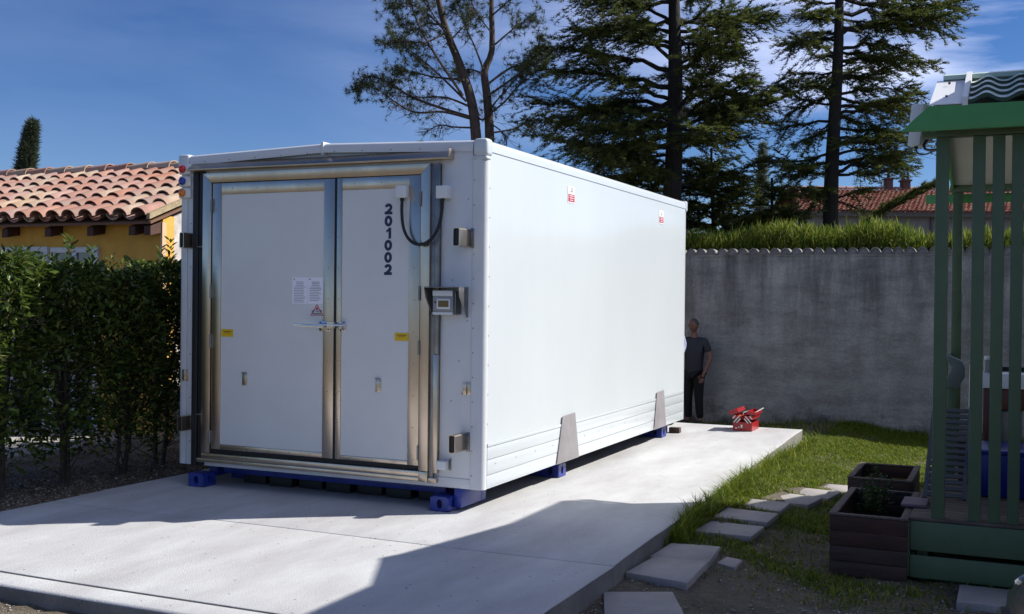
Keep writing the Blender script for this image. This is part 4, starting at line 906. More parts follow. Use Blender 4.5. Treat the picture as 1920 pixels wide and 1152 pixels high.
# open pine with two stems
def pine():
    dep = 20.5; rnd = random.Random(12)
    d = fw + rx * (905 - 960) / 2057.0; b0 = Vector((3.8475, -7.9843, 0)) + Vector((d.x, d.y, 0)) * dep
    T = thing('pine_tree', (b0.x, b0.y, -0.3), 'thin open pine with two bare stems behind the near end of the container roof', 'tree')
    def pt(px, py, v=0.0):
        q = fw + rx * (px - 960) / 2057.0 - up * (py - 576) / 2057.0; return Vector((3.8475, -7.9843, 1.75)) + q * dep + VX * v
    tr1 = smooth_path([(b0.x, b0.y, -.35), pt(903, 400), pt(893, 262), pt(884, 190, .1), pt(862, 120, .15), pt(838, 60, .1), pt(822, 0, 0), pt(815, -70, -.1)], 3)
    tr2 = smooth_path([(b0.x + .15, b0.y + .1, -.35), pt(915, 400, .1), pt(918, 262, .1), pt(913, 180, .15), pt(908, 130, .2), pt(922, 90, .2), pt(921, 0, .25), pt(925, -60, .3)], 3)
    n1 = len(tr1); MB().tube(tr1, [.13 * (1 - .72 * i / n1) for i in range(n1)], 10).build('trunk', PBARK, T, smooth=60)
    n2 = len(tr2); MB().tube(tr2, [.115 * (1 - .72 * i / n2) for i in range(n2)], 10).build('trunk', PBARK, T, smooth=60)
    br = MB(); P, Dv, Sc = [], [], []
    Lm = [([ (882, 220), (820, 200), (770, 180), (730, 155), (690, 140), (668, 160)], .2, 1.0), ([(880, 222), (830, 212), (780, 215), (740, 195), (705, 170)], -.5, .35), ([(874, 190), (835, 150), (805, 120), (770, 90), (745, 70)], .5, .7),
          ([(868, 180), (820, 110), (790, 60), (775, 20), (765, -10)], -.4, .7), ([(855, 100), (830, 50), (805, 10), (795, -20)], .7, .8), ([(870, 150), (815, 140), (770, 125), (735, 118)], .8, .8), ([(880, 200), (835, 178), (790, 172), (745, 165)], .9, .3),
          ([(915, 180), (955, 150), (985, 125), (1005, 95), (1015, 60)], .4, .7), ([(917, 215), (945, 195), (975, 165), (1005, 150)], -.5, .6), ([(906, 130), (890, 90), (870, 50), (860, 10)], -.5, .8), ([(921, 90), (950, 60), (975, 35), (1000, 20)], .6, .9), ([(920, 60), (895, 30), (880, 0)], -.3, .9),
          ([(912, 160), (960, 120), (995, 110), (1040, 80)], .9, .8), ([(917, 230), (940, 245), (950, 262), (945, 285)], .3, .4), ([(884, 200), (905, 225), (930, 190), (965, 150), (990, 120)], .1, .5), ([(922, 30), (960, 5), (990, -15)], -.6, 1), ([(835, 50), (800, 40), (770, 50), (750, 30)], .5, .9), ([(845, 75), (870, 40), (885, 10)], .6, .9),
          ([(908, 140), (880, 120), (850, 115)], 1.0, .7), ([(889, 240), (850, 235), (820, 228), (790, 240)], .7, .12), ([(918, 250), (960, 240), (985, 225), (1000, 232)], .6, .4), ([(838, 60), (800, 85), (760, 88), (738, 95)], -.7, 1), ([(838, 62), (795, 20), (760, 5), (735, 10)], .1, .9)]
    for pts, v, dn in Lm:
        n = len(pts); path = smooth_path([pt(a, b_, v * i / (n - 1)) for i, (a, b_) in enumerate(pts)], 5); m_ = len(path)
        Ln = sum((path[i + 1] - path[i]).length for i in range(m_ - 1))
        br.tube(path, [(.006 + .009 * Ln) * (1 - .8 * i / m_) + .003 for i in range(m_)], 6)
        for s in range(int(Ln / .028)):
            t = rnd.uniform(.18, 1) ** .8; k = min(m_ - 2, int(t * (m_ - 1))); q = path[k]; dd = (path[k + 1] - path[k]).normalized()
            td = (dd * rnd.uniform(.3, 1.1) + Vector((rnd.gauss(0, .6), rnd.gauss(0, .6), rnd.gauss(-.05, .5)))).normalized(); tl = rnd.uniform(.12, .62) * (1.1 - .5 * t)
            e = q + td * tl + Vector((0, 0, rnd.uniform(-.12, .1) * tl)); md = q.lerp(e, .5) + Vector((rnd.gauss(0, .02), rnd.gauss(0, .02), rnd.gauss(-.02, .02)))
            br.tube([q, md, e], [.005, .0035, .002], 3, cap=False)
            ends = [e]
            for j in range(rnd.randint(1, 3)):
                f_ = rnd.uniform(.3, .9); qq = q.lerp(e, f_); e2 = qq + (td + Vector((rnd.gauss(0, .6), rnd.gauss(0, .6), rnd.gauss(.1, .5)))).normalized() * tl * rnd.uniform(.25, .55); br.tube([qq, e2], [.004, .002], 3, cap=False); ends.append(e2)
            for e3 in ends:
                if rnd.random() < dn * (.30 + .75 * t):
                    for j in range(rnd.randint(1, 2)): P.append(e3 + Vector([rnd.gauss(0, .022) for _ in range(3)])); Dv.append(td + Vector([rnd.gauss(0, .5) for _ in range(3)])); Sc.append(rnd.uniform(.06, .12))
    br.build('branches', PBARK, T, kind='stuff')
    P, Dv, Sc = map(np.array, (P, Dv, Sc)); D, S, U = frames(Dv); V, F = scatter(PT_V, PT_F, P, D, S, U, Sc); np_mesh('crown', V, F, PIN, T, kind='stuff')
pine()
# cypress beyond the left house
def cypress():
    rnd = np.random.default_rng(3); b0 = np.array([-21.2, 14.0, -0.3])
    T = thing('cypress_tree', tuple(b0), 'narrow leaning cypress tip rising beyond the left tiled roof', 'tree')
    MB().tube([(b0[0], b0[1], -.4), (b0[0] + .1, b0[1], 3), (b0[0] + .35, b0[1], 5.9)], [.16, .1, .02], 8).build('trunk', BARK, T, smooth=60)
    n = 5200; t = rnd.random(n) ** .75; z = 0.4 + t * 5.95; rad = 0.40 * (1 - t ** 1.5) ** .8 * (.85 + .3 * rnd.random(n)) + .03; a = rnd.random(n) * 6.283
    rr = rad * np.sqrt(.35 + .65 * rnd.random(n)); lean = .55 * t ** 2.5
    P = np.stack([b0[0] + rr * np.cos(a) + lean + .12 * t, b0[1] + rr * np.sin(a), z], 1); Dv = np.stack([np.cos(a) * .35, np.sin(a) * .35, np.ones(n)], 1) + rnd.normal(0, .2, (n, 3))
    D, S, U = frames(Dv); V, F = scatter(TUFT_V, TUFT_F, P, D, S, U, rnd.uniform(.10, .26, n)); np_mesh('crown', V, F, leaf_mat('cypress needles', (.03, .05, .03), (.11, .13, .08), .3), T, kind='stuff')
cypress()
# small distant spire of a conifer
def far_tip():
    rnd = np.random.default_rng(8); b0 = Vector((3.8475, -7.9843, 0)) + Vector(((fw + rx * (1426 - 960) / 2057).x, (fw + rx * (1426 - 960) / 2057).y, 0)) * 34
    T = thing('distant_conifer', (b0.x, b0.y, -.3), 'tiny pale conifer tip in the gap between the two cedars', 'tree')
    MB().tube([(b0.x, b0.y, -.4), (b0.x, b0.y, 6.6)], [.15, .01], 6).build('trunk', BARK, T)
    n = 1500; t = rnd.random(n) ** .8; a = rnd.random(n) * 6.283; rr = (.45 * (1 - t) + .03) * np.sqrt(rnd.random(n))
    P = np.stack([b0.x + rr * np.cos(a), b0.y + rr * np.sin(a), 1 + t * 5.6], 1); D, S, U = frames(np.stack([np.cos(a), np.sin(a), .6 + 0 * a], 1)); V, F = scatter(TUFT_V, TUFT_F, P, D, S, U, rnd.uniform(.1, .22, n))
    np_mesh('crown', V, F, leaf_mat('pale conifer', (.10, .14, .12), (.18, .22, .18), .4), T, kind='stuff')
far_tip()

# ================================================================== HEDGES
LEAF_V = [(0, 0, 0), (.35, .20, .03), (.35, -.20, .03), (.7, .15, -.01), (.7, -.15, -.01), (1.05, 0, -.09), (.35, 0, -.02), (.7, 0, -.05)]
LEAF_F = [(0, 6, 1), (0, 2, 6), (1, 6, 7), (1, 7, 3), (2, 7, 6), (2, 4, 7), (3, 7, 5), (7, 4, 5)]
HL = leaf_mat('laurel leaf', (0.022, 0.045, 0.010), (0.12, 0.175, 0.030), 0.32, 0.33, dry=(0.20, 0.17, 0.07))
STEM = mat('shrub bark', (0.07, 0.055, 0.045), 0.9, var=.4, vscale=9)
def shrub(x, y, seed, label, top=2.15, w=0.42, n=6200, legs=4):
    rnd = np.random.default_rng(seed); rn = random.Random(seed); zb = float(gz(x, y))
    T = thing('hedge_shrub', (x, y, zb), label, 'shrub', 'shrubs in the row along the slab')
    st = MB(); tips = []
    for k in range(legs):
        a = rn.uniform(0, 6.28); r = rn.uniform(.02, .09); e = Vector((x + rn.uniform(-.24, .24), y + rn.uniform(-.3, .3), rn.uniform(1.5, top)))
        pth = smooth_path([(x + r * math.cos(a), y + r * math.sin(a), zb - .05), (x + r * 2 * math.cos(a), y + r * 2 * math.sin(a), zb + .5), ((x + e.x) / 2 + rn.uniform(-.06, .06), (y + e.y) / 2 + rn.uniform(-.06, .06), 1.1), tuple(e)], 4)
        st.tube(pth, [.021 * (1 - .7 * i / len(pth)) for i in range(len(pth))], 6)
        for j in range(16):
            q = pth[rn.randint(4, len(pth) - 1)]; e2 = q + Vector((rn.uniform(-.42, .36), rn.uniform(-.36, .36), rn.uniform(-.03, .35))); st.tube([q, q.lerp(e2, .5) + Vector((0, 0, .02)), e2], [.007, .005, .003], 4, cap=False); tips.append((q, e2))
        for j in range(5):
            q = pth[rn.randint(1, 6)]; e2 = q + Vector((rn.uniform(-.3, .3), rn.uniform(-.3, .3), rn.uniform(.05, .35))); st.tube([q, e2], [.006, .003], 4, cap=False)
    st.build('stems', STEM, T, kind='stuff')
    t = rnd.random(n) ** .72; z = zb + .18 + t * (top - zb - .18); a = rnd.random(n) * 6.283
    dens = np.clip((z + .15) / 0.8, .16, 1); keep = rnd.random(n) < dens
    lump = 1 + .22 * np.sin(3.1 * z + seed) * np.cos(2 * a + seed) + .1 * np.sin(9 * z + 3 * a)
    rr = w * np.sqrt(rnd.random(n)) * lump * (1 - .25 * (t > .93)); P = np.stack([x + rr * np.cos(a) * .95, y + rr * np.sin(a) * 1.05, z], 1); hole = np.sin(5.3 * P[:, 0] + seed) * np.sin(6.1 * P[:, 1] + 1.7 * seed) * np.sin(5.2 * P[:, 2] + seed * .6) > (.16 + .5 * smoothstep(1.2, 1.8, P[:, 2])); keep &= ~(hole & (rnd.random(n) < .9)); P = P[keep]; a = a[keep]
    Dv = np.stack([np.cos(a), np.sin(a), .25 + 0 * a], 1) + rnd.normal(0, .65, (len(P), 3))
    # shoots of the year above the top
    SP, SD = [], []
    for k in range(10):
        sx, sy = x + rn.uniform(-.3, .3), y + rn.uniform(-.35, .35); h = rn.uniform(.12, .34) if k < 3 else rn.uniform(.04, .16)
        for j in range(int(h / .018) + 3):
            zz = top - .08 + h * j / (h / .018 + 3); aa = j * 2.4; SP.append((sx + .01 * math.cos(aa), sy + .01 * math.sin(aa), zz)); SD.append((math.cos(aa), math.sin(aa), .9))
    P = np.concatenate([P, np.array(SP)]); Dv = np.concatenate([Dv, np.array(SD)])
    D, S, U = frames(Dv, np.tile([0, 0, 1.], (len(P), 1)) + rnd.normal(0, .45, (len(P), 3)))
    V, F = scatter(LEAF_V, LEAF_F, P, D, S, U, rnd.uniform(.045, .095, len(P))); np_mesh('foliage', V, F, HL, T, kind='stuff')
places = ['leftmost shrub of the row, sunlit on top', 'second shrub from the left in the dark row', 'third shrub from the left in the dark row, under the patio door frame', 'fourth shrub from the left in the dark row', 'fifth shrub in the dark row, second from the container', 'shrub of the dark row closest to the container']
for i, y in enumerate((-1.65, -1.0, -0.35, 0.30, 0.95, 1.60)):
    shrub(-4.20 - .05 * math.sin(i * 2), y, 40 + i, 'glossy evergreen ' + places[i], 2.04 + .07 * math.sin(i * 1.7), .45, 8200)
shrub(-4.25, 2.25, 60, 'last evergreen shrub of the row, beside the long left side of the container', 1.95, .44, 3000)

def wall_hedge():
    rnd = np.random.default_rng(5); n = 40000
    x = rnd.uniform(-3.5, 6.0, n); y = rnd.uniform(10.25, 11.2, n)
    topz = 2.80 + .10 * np.sin(x * 1.3 + 1) + .05 * np.sin(x * 4.1) + rnd.normal(0, .05, n) + .14 * np.exp(-((x - 2.1) / .7) ** 2)
    z = topz - np.abs(rnd.normal(0, .30, n)); z = np.minimum(z, topz)
    P = np.stack([x, y, z], 1); Dv = np.stack([rnd.normal(0, .30, n), rnd.normal(-.1, .30, n), np.ones(n) * .9], 1)
    D, S, U = frames(Dv); bv = [(0, -.045, 0), (0, .045, 0), (.6, -.06, .05), (.6, .06, .05), (1.25, 0, .16)]; bf = [(0, 1, 3, 2)]; 
    bf3 = [(0, 1, 3), (0, 3, 2), (2, 3, 4)]
    V, F = scatter(bv, bf3, P, D, S, U, rnd.uniform(.07, .16, n))
    o = np_mesh('bamboo_hedge', V, F, leaf_mat('hedge blade', (.045, .090, .014), (.22, .27, .035), .42, .5, dry=(.42, .38, .10))); tag(o, 'bright green unclipped leafy hedge showing above the coping of the grey wall', 'hedge', kind='stuff')
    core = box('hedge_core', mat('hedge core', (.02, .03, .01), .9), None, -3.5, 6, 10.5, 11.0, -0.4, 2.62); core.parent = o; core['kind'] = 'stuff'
wall_hedge()

# ================================================================== PAVERS, PLANTERS
PAV = concrete('pinkish paving slab', (0.40, 0.365, 0.345), (0.27, 0.25, 0.235), 0.3, False)
quads = [([(1.52, -1.37), (1.92, -1.17), (2.12, -1.62), (1.70, -1.86)], .03, 'nearest square paving slab, cut by the lower edge of the view'),
 ([(1.52, -.93), (1.56, -.40), (1.95, -.37), (1.97, -1.02)], .04, 'big square paving slab, second from the near end of the path'), ([(1.52, -.385), (1.54, .10), (1.91, .16), (1.95, -.355)], .028, 'square paving slab touching the far side of the second one'),
 ([(1.97, -.22), (1.99, .0), (2.12, -.05), (2.12, -.30)], .018, 'small broken paving piece beside the path'), ([(1.62, .47), (1.64, .92), (2.09, .89), (2.07, .47)], .020, 'square shaded paving slab just behind the gap in the path'),
 ([(1.65, .99), (1.66, 1.43), (2.11, 1.37), (2.10, .96)], .020, 'paving slab crossed by the edge of the shadow'), ([(1.77, 1.55), (1.75, 2.02), (2.10, 1.99), (2.09, 1.55)], .020, 'half sunlit paving slab in the grass'),
 ([(1.82, 2.14), (1.92, 2.62), (2.30, 2.50), (2.24, 2.08)], .020, 'sunlit paving slab, third from the far end of the path'), ([(1.92, 2.72), (2.05, 3.12), (2.40, 3.06), (2.34, 2.62)], .020, 'sunlit paving slab, second from the far end of the path'), ([(2.12, 3.25), (2.18, 3.72), (2.50, 3.72), (2.50, 3.24)], .020, 'farthest sunlit paving slab, beside the rear planter'),
 ([(3.58, -.62), (3.58, -.16), (3.98, -.16), (3.98, -.62)], .05, 'dull pink paving slab in front of the green boarded base')]
for q, h, lab in quads:
    cx = sum(a for a, b_ in q) / 4; cy = sum(b_ for a, b_ in q) / 4; z = float(gz(cx, cy))
    t = thing('paving_slab', (cx, cy, z), lab, 'paving slab', 'stepping slabs beside the concrete'); bpy.data.objects.remove(t)
    o = MB().prism(q[::-1], z - .03, z + h, 'z').build('paving_slab', PAV, None, .010, seg=2); tag(o, lab, 'paving slab', 'stepping slabs beside the concrete')
WOODB = mat('dark stained plank', (0.072, 0.028, 0.017), 0.7, col2=(0.030, 0.014, 0.010), vscale=3, stretch=(1, 1, 9), bump=.002, bscale=18, per_object=.15)
WOODT = mat('weathered plank edge', (0.16, 0.12, 0.10), 0.8, col2=(0.08, 0.06, 0.05), vscale=6, stretch=(4, 1, 4), bump=.002, bscale=20)
SOIL = mat('potting soil', (0.035, 0.025, 0.018), 0.95, bump=.02, bscale=25)
def planter(x0, x1, y0, y1, z0, z1, nb, label, soilz):
    T = thing('planter_box', ((x0 + x1) / 2, y0, z0), label, 'planter', 'wooden planters by the terrace'); h = (z1 - z0) / nb; t = .022
    for k in range(nb):
        a, b_ = z0 + k * h + .002, z0 + (k + 1) * h - .002
        box('board', WOODB, T, x0, x1, y0 + random.uniform(-.002, .002), y0 + t, a, b_, .002); box('board', WOODB, T, x0, x1, y1 - t, y1, a, b_, .002)
        box('board', WOODB, T, x0 + random.uniform(-.002, 0), x0 + t, y0 + t + .001, y1 - t - .001, a, b_, .002); box('board', WOODB, T, x1 - t, x1, y0 + t + .001, y1 - t - .001, a, b_, .002)
    for a in (x0, x1 - .045): 
        MB().box(a + (.0 if a > x0 else -.006), a + .045 + (.006 if a > x0 else 0), y0 - .006, y1 + .006, z1 + .001, z1 + .018).build('rim', WOODT, T, .003)
    box('rim', WOODT, T, x0 + .046, x1 - .046, y0 - .004, y0 + .03, z1 + .001, z1 + .016, .003); box('rim', WOODT, T, x0 + .046, x1 - .046, y1 - .03, y1 + .004, z1 + .001, z1 + .016, .003)
    for cx in (x0 + .035, x1 - .035):
        for cy in (y0 + .035, y1 - .035): box('corner_batten', WOODB, T, cx - .012, cx + .012, cy - .012, cy + .012, z0, z1)
    box('soil', SOIL, T, x0 + t + .001, x1 - t - .001, y0 + t + .001, y1 - t - .001, z0 + .02, soilz)
    return T
planter(2.735, 3.245, -0.10, 1.05, -0.158, 0.262, 4, 'near large dark wooden planter beside the green boarded base', .08)
planter(2.56, 3.10, 2.22, 3.20, -0.19, 0.165, 3, 'smaller dark wooden planter farther back beside the lawn', 0.0)
def planter_plant(x, y, z, n, seed, h=.3, rad=.2, label='', sz=.04):
    rnd = np.random.default_rng(seed); T = thing('potted_plant', (x, y, z), label, 'plant'); rn = random.Random(seed); st = MB(); P = []; Dv = []
    for k in range(n):
        a = rn.uniform(0, 6.28); e = Vector((x + rad * math.cos(a) * rn.random(), y + rad * 1.6 * math.sin(a) * rn.random(), z + h * rn.uniform(.5, 1.1))); q = Vector((x + .04 * math.cos(a), y + .06 * math.sin(a), z)); st.tube([q, q.lerp(e, .5) + Vector((0, 0, .03)), e], [.004, .003, .002], 4, cap=False)
        for j in range(26): P.append(q.lerp(e, rn.uniform(.3, 1)) + Vector([rn.gauss(0, .018) for _ in range(3)])); Dv.append([rn.gauss(0, 1), rn.gauss(0, 1), rn.gauss(.4, .6)])
    st.build('stems', STEM, T, kind='stuff'); P = np.array(P); D, S, U = frames(np.array(Dv)); V, F = scatter(LEAF_V, LEAF_F, P, D, S, U, rnd.uniform(sz * .6, sz * 1.3, len(P))); np_mesh('foliage', V, F, leaf_mat('herb leaf', (.02, .04, .012), (.06, .09, .025), .25), T, kind='stuff')
planter_plant(2.93, .72, .08, 26, 3, .33, .2, 'dark sprawling herb plant growing in the near planter')
planter_plant(2.80, 2.5, .0, 12, 5, .2, .13, 'low sparse herb in the smaller rear planter')

# ================================================================== TERRACE / PERGOLA
GRN = mat('sage green paint', (0.090, 0.138, 0.068), 0.55, var=.12, vscale=6, bump=.0008, bscale=30)
GRND = mat('deep green fascia', (0.085, 0.30, 0.09), 0.5, var=.10, vscale=5)
PG = thing('terrace_canopy', (3.3, 0.0, -0.16), 'green painted terrace canopy with slatted front and tile effect roof at the right', 'canopy')
box('skirting_board', GRN, PG, 3.262, 6.6, -0.052, -0.022, 0.062, 0.262, .003)
box('skirting_board', GRN, PG, 3.262, 6.6, -0.050, -0.020, -0.125, 0.028, .003)
box('skirting_end', GRN, PG, 3.236, 3.259, -0.045, 0.03, -0.12, 0.25, .003)
for y0, y1 in ((0.06, 1.3), (1.31, 2.75)): 
    box('skirting_board', GRN, PG, 3.262, 3.285, y0, y1, 0.062, 0.262, .003); box('skirting_board', GRN, PG, 3.262, 3.285, y0, y1, -0.125, 0.028, .003)
DK = mat('grey brown decking', (0.14, 0.10, 0.08), 0.8, col2=(0.08, 0.055, 0.045), vscale=4, stretch=(1, 8, 1), bump=.001, bscale=30, per_object=.15)
k = 0; y = -0.055
while y < 2.7: box('deck_board', DK, PG, 3.255, 6.6, y, y + .112, 0.266, 0.288, .003); y += .118
for x in (3.30, 4.4, 5.5):
    for yy in (0.05, 1.3, 2.6): box('deck_leg', GRN, PG, x, x + .07, yy, yy + .07, -0.25, 0.264)
for (a, b_) in ((3.392, 3.474), (3.622, 3.700), (3.744, 3.820), (3.860, 3.934), (3.975, 4.05), (4.09, 4.165)):
    box('slat_post', GRN, PG, a, b_, -0.045 if a < 3.5 else -0.04, 0.045, 0.289, 2.865, .004)
box('corner_post', GRN, PG, 3.388, 3.470, 2.60, 2.68, 0.289, 2.735, .004)
box('corner_post', GRN, PG, 6.4, 6.48, -.04, 0.045, 0.289, 2.865, .004)
fas = MB().prism([(3.182, 2.886), (6.7, 2.886), (6.7, 3.048), (3.357, 3.048), (3.262, 2.966)], -0.232, -0.200).build('fascia', GRND, PG, .003)
box('front_beam', GRN, PG, 3.30, 6.6, -0.045, 0.045, 2.867, 2.93, .003)
FY, FZ, QY, QZ, KY, KZ = -0.20, 3.052, 0.60, 3.345, 2.80, 2.80     # eave, ridge, back eave
MB().add([(3.37, -.19, 2.935), (6.7, -.19, 2.935), (6.7, QY, 3.28), (3.37, QY, 3.28), (3.37, KY - .05, 2.765), (6.7, KY - .05, 2.765)], [(0, 1, 2, 3), (3, 2, 5, 4)]).build('ceiling', mat('cream ceiling panel', (0.50, 0.48, 0.42), .7, var=.08, vscale=3), PG)
box('back_beam', GRN, PG, 3.36, 6.6, 2.60, 2.68, 2.742, 2.80, .003)
box('back_fascia', GRND, PG, 3.15, 6.7, 2.76, 2.79, 2.655, 2.735, .003)
MB().prism([(-.18, 2.88), (QY, 3.22), (KY, 2.72), (KY, 2.81), (QY, 3.32), (-.18, 3.03)], 3.37, 3.395, 'x').build('bargeboard', GRND, PG, .002)
# white verge flashing
MB().add([(3.357, FY - .03, FZ), (3.555, FY - .03, FZ), (3.555, QY, QZ + .012), (3.357, QY, QZ + .012), (3.357, FY - .03, FZ + .006), (3.555, FY - .03, FZ + .006), (3.555, QY, QZ + .02), (3.357, QY, QZ + .02)],
         [(0, 3, 2, 1), (4, 5, 6, 7), (0, 1, 5, 4), (1, 2, 6, 5), (2, 3, 7, 6), (3, 0, 4, 7)]).build('verge_flashing', PVCW, PG)
MB().add([(3.557, FY - .035, FZ - .012), (3.592, FY - .035, FZ - .012), (3.592, QY, QZ + .02), (3.557, QY, QZ + .02), (3.557, FY - .035, FZ + .045), (3.592, FY - .035, FZ + .045), (3.592, QY, QZ + .075), (3.557, QY, QZ + .075)],
         [(0, 3, 2, 1), (4, 5, 6, 7), (0, 1, 5, 4), (1, 2, 6, 5), (2, 3, 7, 6), (3, 0, 4, 7)]).build('flashing_rib', PVCW, PG)
for t_ in (.25, .72): 
    MB().cyl((3.45, FY + .8 * t_, FZ + .333 * t_ + .004), (3.45, FY + .8 * t_, FZ + .333 * t_ + .018), .008, 8).build('screw', BLACK, PG)
TS = mat('sunlit green sheet', (0.72, 0.80, 0.74), 0.5, var=.1, vscale=5); TSR = mat('shaded green edge', (0.012, 0.045, 0.022), .5)  # sun glints put into the pale rows, shade into the dark edges
def wave_row(y0, z0, y1, z1, x0=3.595, x1=6.7):
    xs = np.arange(x0, x1, .0175); w = [.024 * (0.5 + 0.5 * math.cos(2 * math.pi * (x - 3.70) / .212)) ** 1.3 * 1.6 for x in xs]; V = []; n = len(xs)
    for x, h in zip(xs, w): V.append((x, y0, z0 + h))
    for x, h in zip(xs, w): V.append((x, y1, z1 + h))
    F = [(i, i + 1, n + i + 1, n + i) for i in range(n - 1)]
    s_ = MB().add(V, F).build('sheet_row', TS, PG, smooth=60)
    V2 = [(x, y0, z0 + h) for x, h in zip(xs, w)] + [(x, y0 + .002, z0 + h - .026) for x, h in zip(xs, w)]
    MB().add(V2, [(n + i, n + i + 1, i + 1, i) for i in range(n - 1)]).build('sheet_edge', TSR, s_)
for k in range(4):
    a = k / 4; b_ = (k + 1) / 4
    wave_row(FY - .03 + .83 * a, FZ + .293 * a + .026, FY - .03 + .83 * b_ - .004, FZ + .293 * b_ + .004)
MB().prism([(QY - .03, QZ + .05), (QY + .06, QZ + .075), (QY + .15, QZ + .03), (QY + .15, QZ + .01), (QY - .03, QZ + .02)], 3.40, 6.7, 'x').build('ridge_cap', mat('pale green ridge', (.45, .58, .50), .4), PG)
MB().add([(3.36, QY, QZ + .01), (6.7, QY, QZ + .01), (6.7, KY, KZ + .03), (3.36, KY, KZ + .03)], [(0, 1, 2, 3)]).build('rear_roof_sheet', TS, PG)
# lamp box with cables on the side of the canopy
def pt3(px, py, y):
    d = fw + rx * (px - 960) / 2057.0 - up * (py - 576) / 2057.0; c = Vector((3.8475, -7.9843, 1.75)); return c + d * ((y - c.y) / d.y)
LB = thing('outdoor_lamp', tuple(pt3(1722, 250, .55)), 'white boxy outdoor light with black cables hanging beside the canopy corner', 'outdoor lamp')
a = pt3(1723, 236, .55); 
MB().obox(a, (.044, -.012, 0), (.02, .06, 0), (.012, 0, .150)).build('housing', PVCW, LB, .008)
MB().obox(a + Vector((.075, .0, -.05)), (.018, 0, 0), (0, .05, 0), (0, 0, .07)).build('bracket', PVCG, LB, .004)
pe = pt3(1756, 281, .3)
MB().tube(smooth_path([pt3(1733, 248, .5), pt3(1738, 262, .5), pt3(1732, 272, .48), pt3(1735, 280, .42), pt3(1745, 282, .35), pe]), .010, 8).build('cable', BLACK, LB, smooth=60)
MB().tube(smooth_path([pt3(1717, 270, .55), pt3(1718, 283, .53), pt3(1725, 290, .48), pt3(1738, 289, .42), pt3(1748, 284, .36), pe]), .006, 8).build('cable', BLACK, LB, smooth=60)
MB().cyl(pt3(1717, 270, .55), pt3(1717, 279, .55), .014, 10).build('gland', BLACK, LB, smooth=60)
MB().obox(((pe.x + 3.395) / 2 + .02, .17, pe.z + .0), (.012, .17, 0), (.01, 0, 0), (0, 0, .010)).build('support_arm', BLACK, LB)
# things standing on the deck
RL = thing('stair_railing', (3.42, 2.0, .289), 'grey green railing post with an arched handrail at the back of the terrace', 'railing')
box('post', GRN, RL, 3.392, 3.458, 1.97, 2.03, .289, 1.10, .004)
MB().prism([(3.352, 1.262), (3.352, 1.300), (3.40, 1.305), (3.50, 1.262), (3.530, 1.20), (3.525, 1.12), (3.478, 1.035), (3.352, 1.035), (3.350, 1.095), (3.395, 1.135), (3.425, 1.20), (3.40, 1.245)][::-1], 1.95, 2.05).build('scroll_end', mat('pale grey green paint', (.13, .16, .145), .5), RL, .004)
MB().tube([(3.36, 2.0, 1.28), (3.36, 2.62, 1.28)], .02, 8).build('handrail', GRN, RL)
for y in (2.2, 2.4): box('baluster', GRN, RL, 3.345, 3.375, y - .015, y + .015, .289, 1.262)
PO = thing('net_pole', (3.55, 2.3, .289), 'thin white pole with a blue tip standing on the terrace', 'pole')
MB().tube([(3.553, 2.3, .289), (3.562, 2.3, 1.22)], .008, 8).build('shaft', PVCW, PO); MB().tube([(3.562, 2.3, 1.22), (3.564, 2.3, 1.36)], .012, 8).build('tip', mat('blue plastic', (.02, .11, .26), .4), PO)
MB().tube(smooth_path([(3.585, 2.3, 1.22), (3.58, 2.3, 1.08), (3.57, 2.29, 1.0), (3.59, 2.28, .9), (3.575, 2.3, .8), (3.585, 2.3, .72)]), .008, 6).build('cord', mat('pale rag', (.38, .38, .37), .8), PO)
SHV = thing('shelf_unit', (3.95, 2.2, .289), 'low shelf unit with white worktop and red brown doors behind the slats', 'shelf')
box('worktop', PVCW, SHV, 3.66, 4.8, 2.0, 2.45, 1.04, 1.16, .004); box('back_board', BLACK, SHV, 3.66, 4.8, 2.40, 2.44, 1.162, 1.20)
box('door', mat('red brown laminate', (.13, .04, .02), .5, var=.2), SHV, 3.67, 3.80, 2.03, 2.42, .289, 1.035, .003); box('door', MATS['red brown laminate'], SHV, 3.805, 4.05, 2.03, 2.42, .86, 1.035, .003); box('panel', mat('beige laminate', (.26, .24, .2), .6), SHV, 3.81, 3.97, 2.05, 2.42, .289, .85, .003)
JR = thing('glass_jar', (3.70, 2.15, 1.16), 'small pale jar standing on the white worktop behind the slats', 'jar')
MB().cyl((3.70, 2.15, 1.161), (3.70, 2.15, 1.27), .035, 12).build('body', PVCG, JR, smooth=40); MB().cyl((3.70, 2.15, 1.271), (3.70, 2.15, 1.30), .028, 12).build('lid', PVCW, JR, smooth=40)
BN = thing('blue_crate', (3.85, 1.2, .289), 'big deep blue plastic bin on the terrace behind the slats', 'bin')
MB().add([(3.63, 1.0, .291), (4.2, 1.0, .291), (4.2, 1.5, .291), (3.63, 1.5, .291), (3.60, .97, .62), (4.25, .97, .62), (4.25, 1.55, .62), (3.60, 1.55, .62)], [(0, 3, 2, 1), (4, 5, 6, 7), (0, 1, 5, 4), (1, 2, 6, 5), (2, 3, 7, 6), (3, 0, 4, 7)]).build('body', mat('deep blue plastic', (.012, .02, .22), .4), BN, .02)
box('lid', MATS['deep blue plastic'], BN, 3.585, 4.27, .955, 1.565, .621, .650, .008)
TW = thing('dark_trunk', (3.6, 1.8, .289), 'low dark brown box on the terrace behind the corner post', 'box'); box('body', WOODB, TW, 3.50, 3.68, 1.55, 1.9, .290, .62, .004); box('lid', WOODB, TW, 3.49, 3.69, 1.54, 1.91, .621, .65, .004)
LN = thing('slatted_shutter', (3.31, .9, .289), 'grey slatted shutter leaning behind the corner post of the canopy', 'shutter')
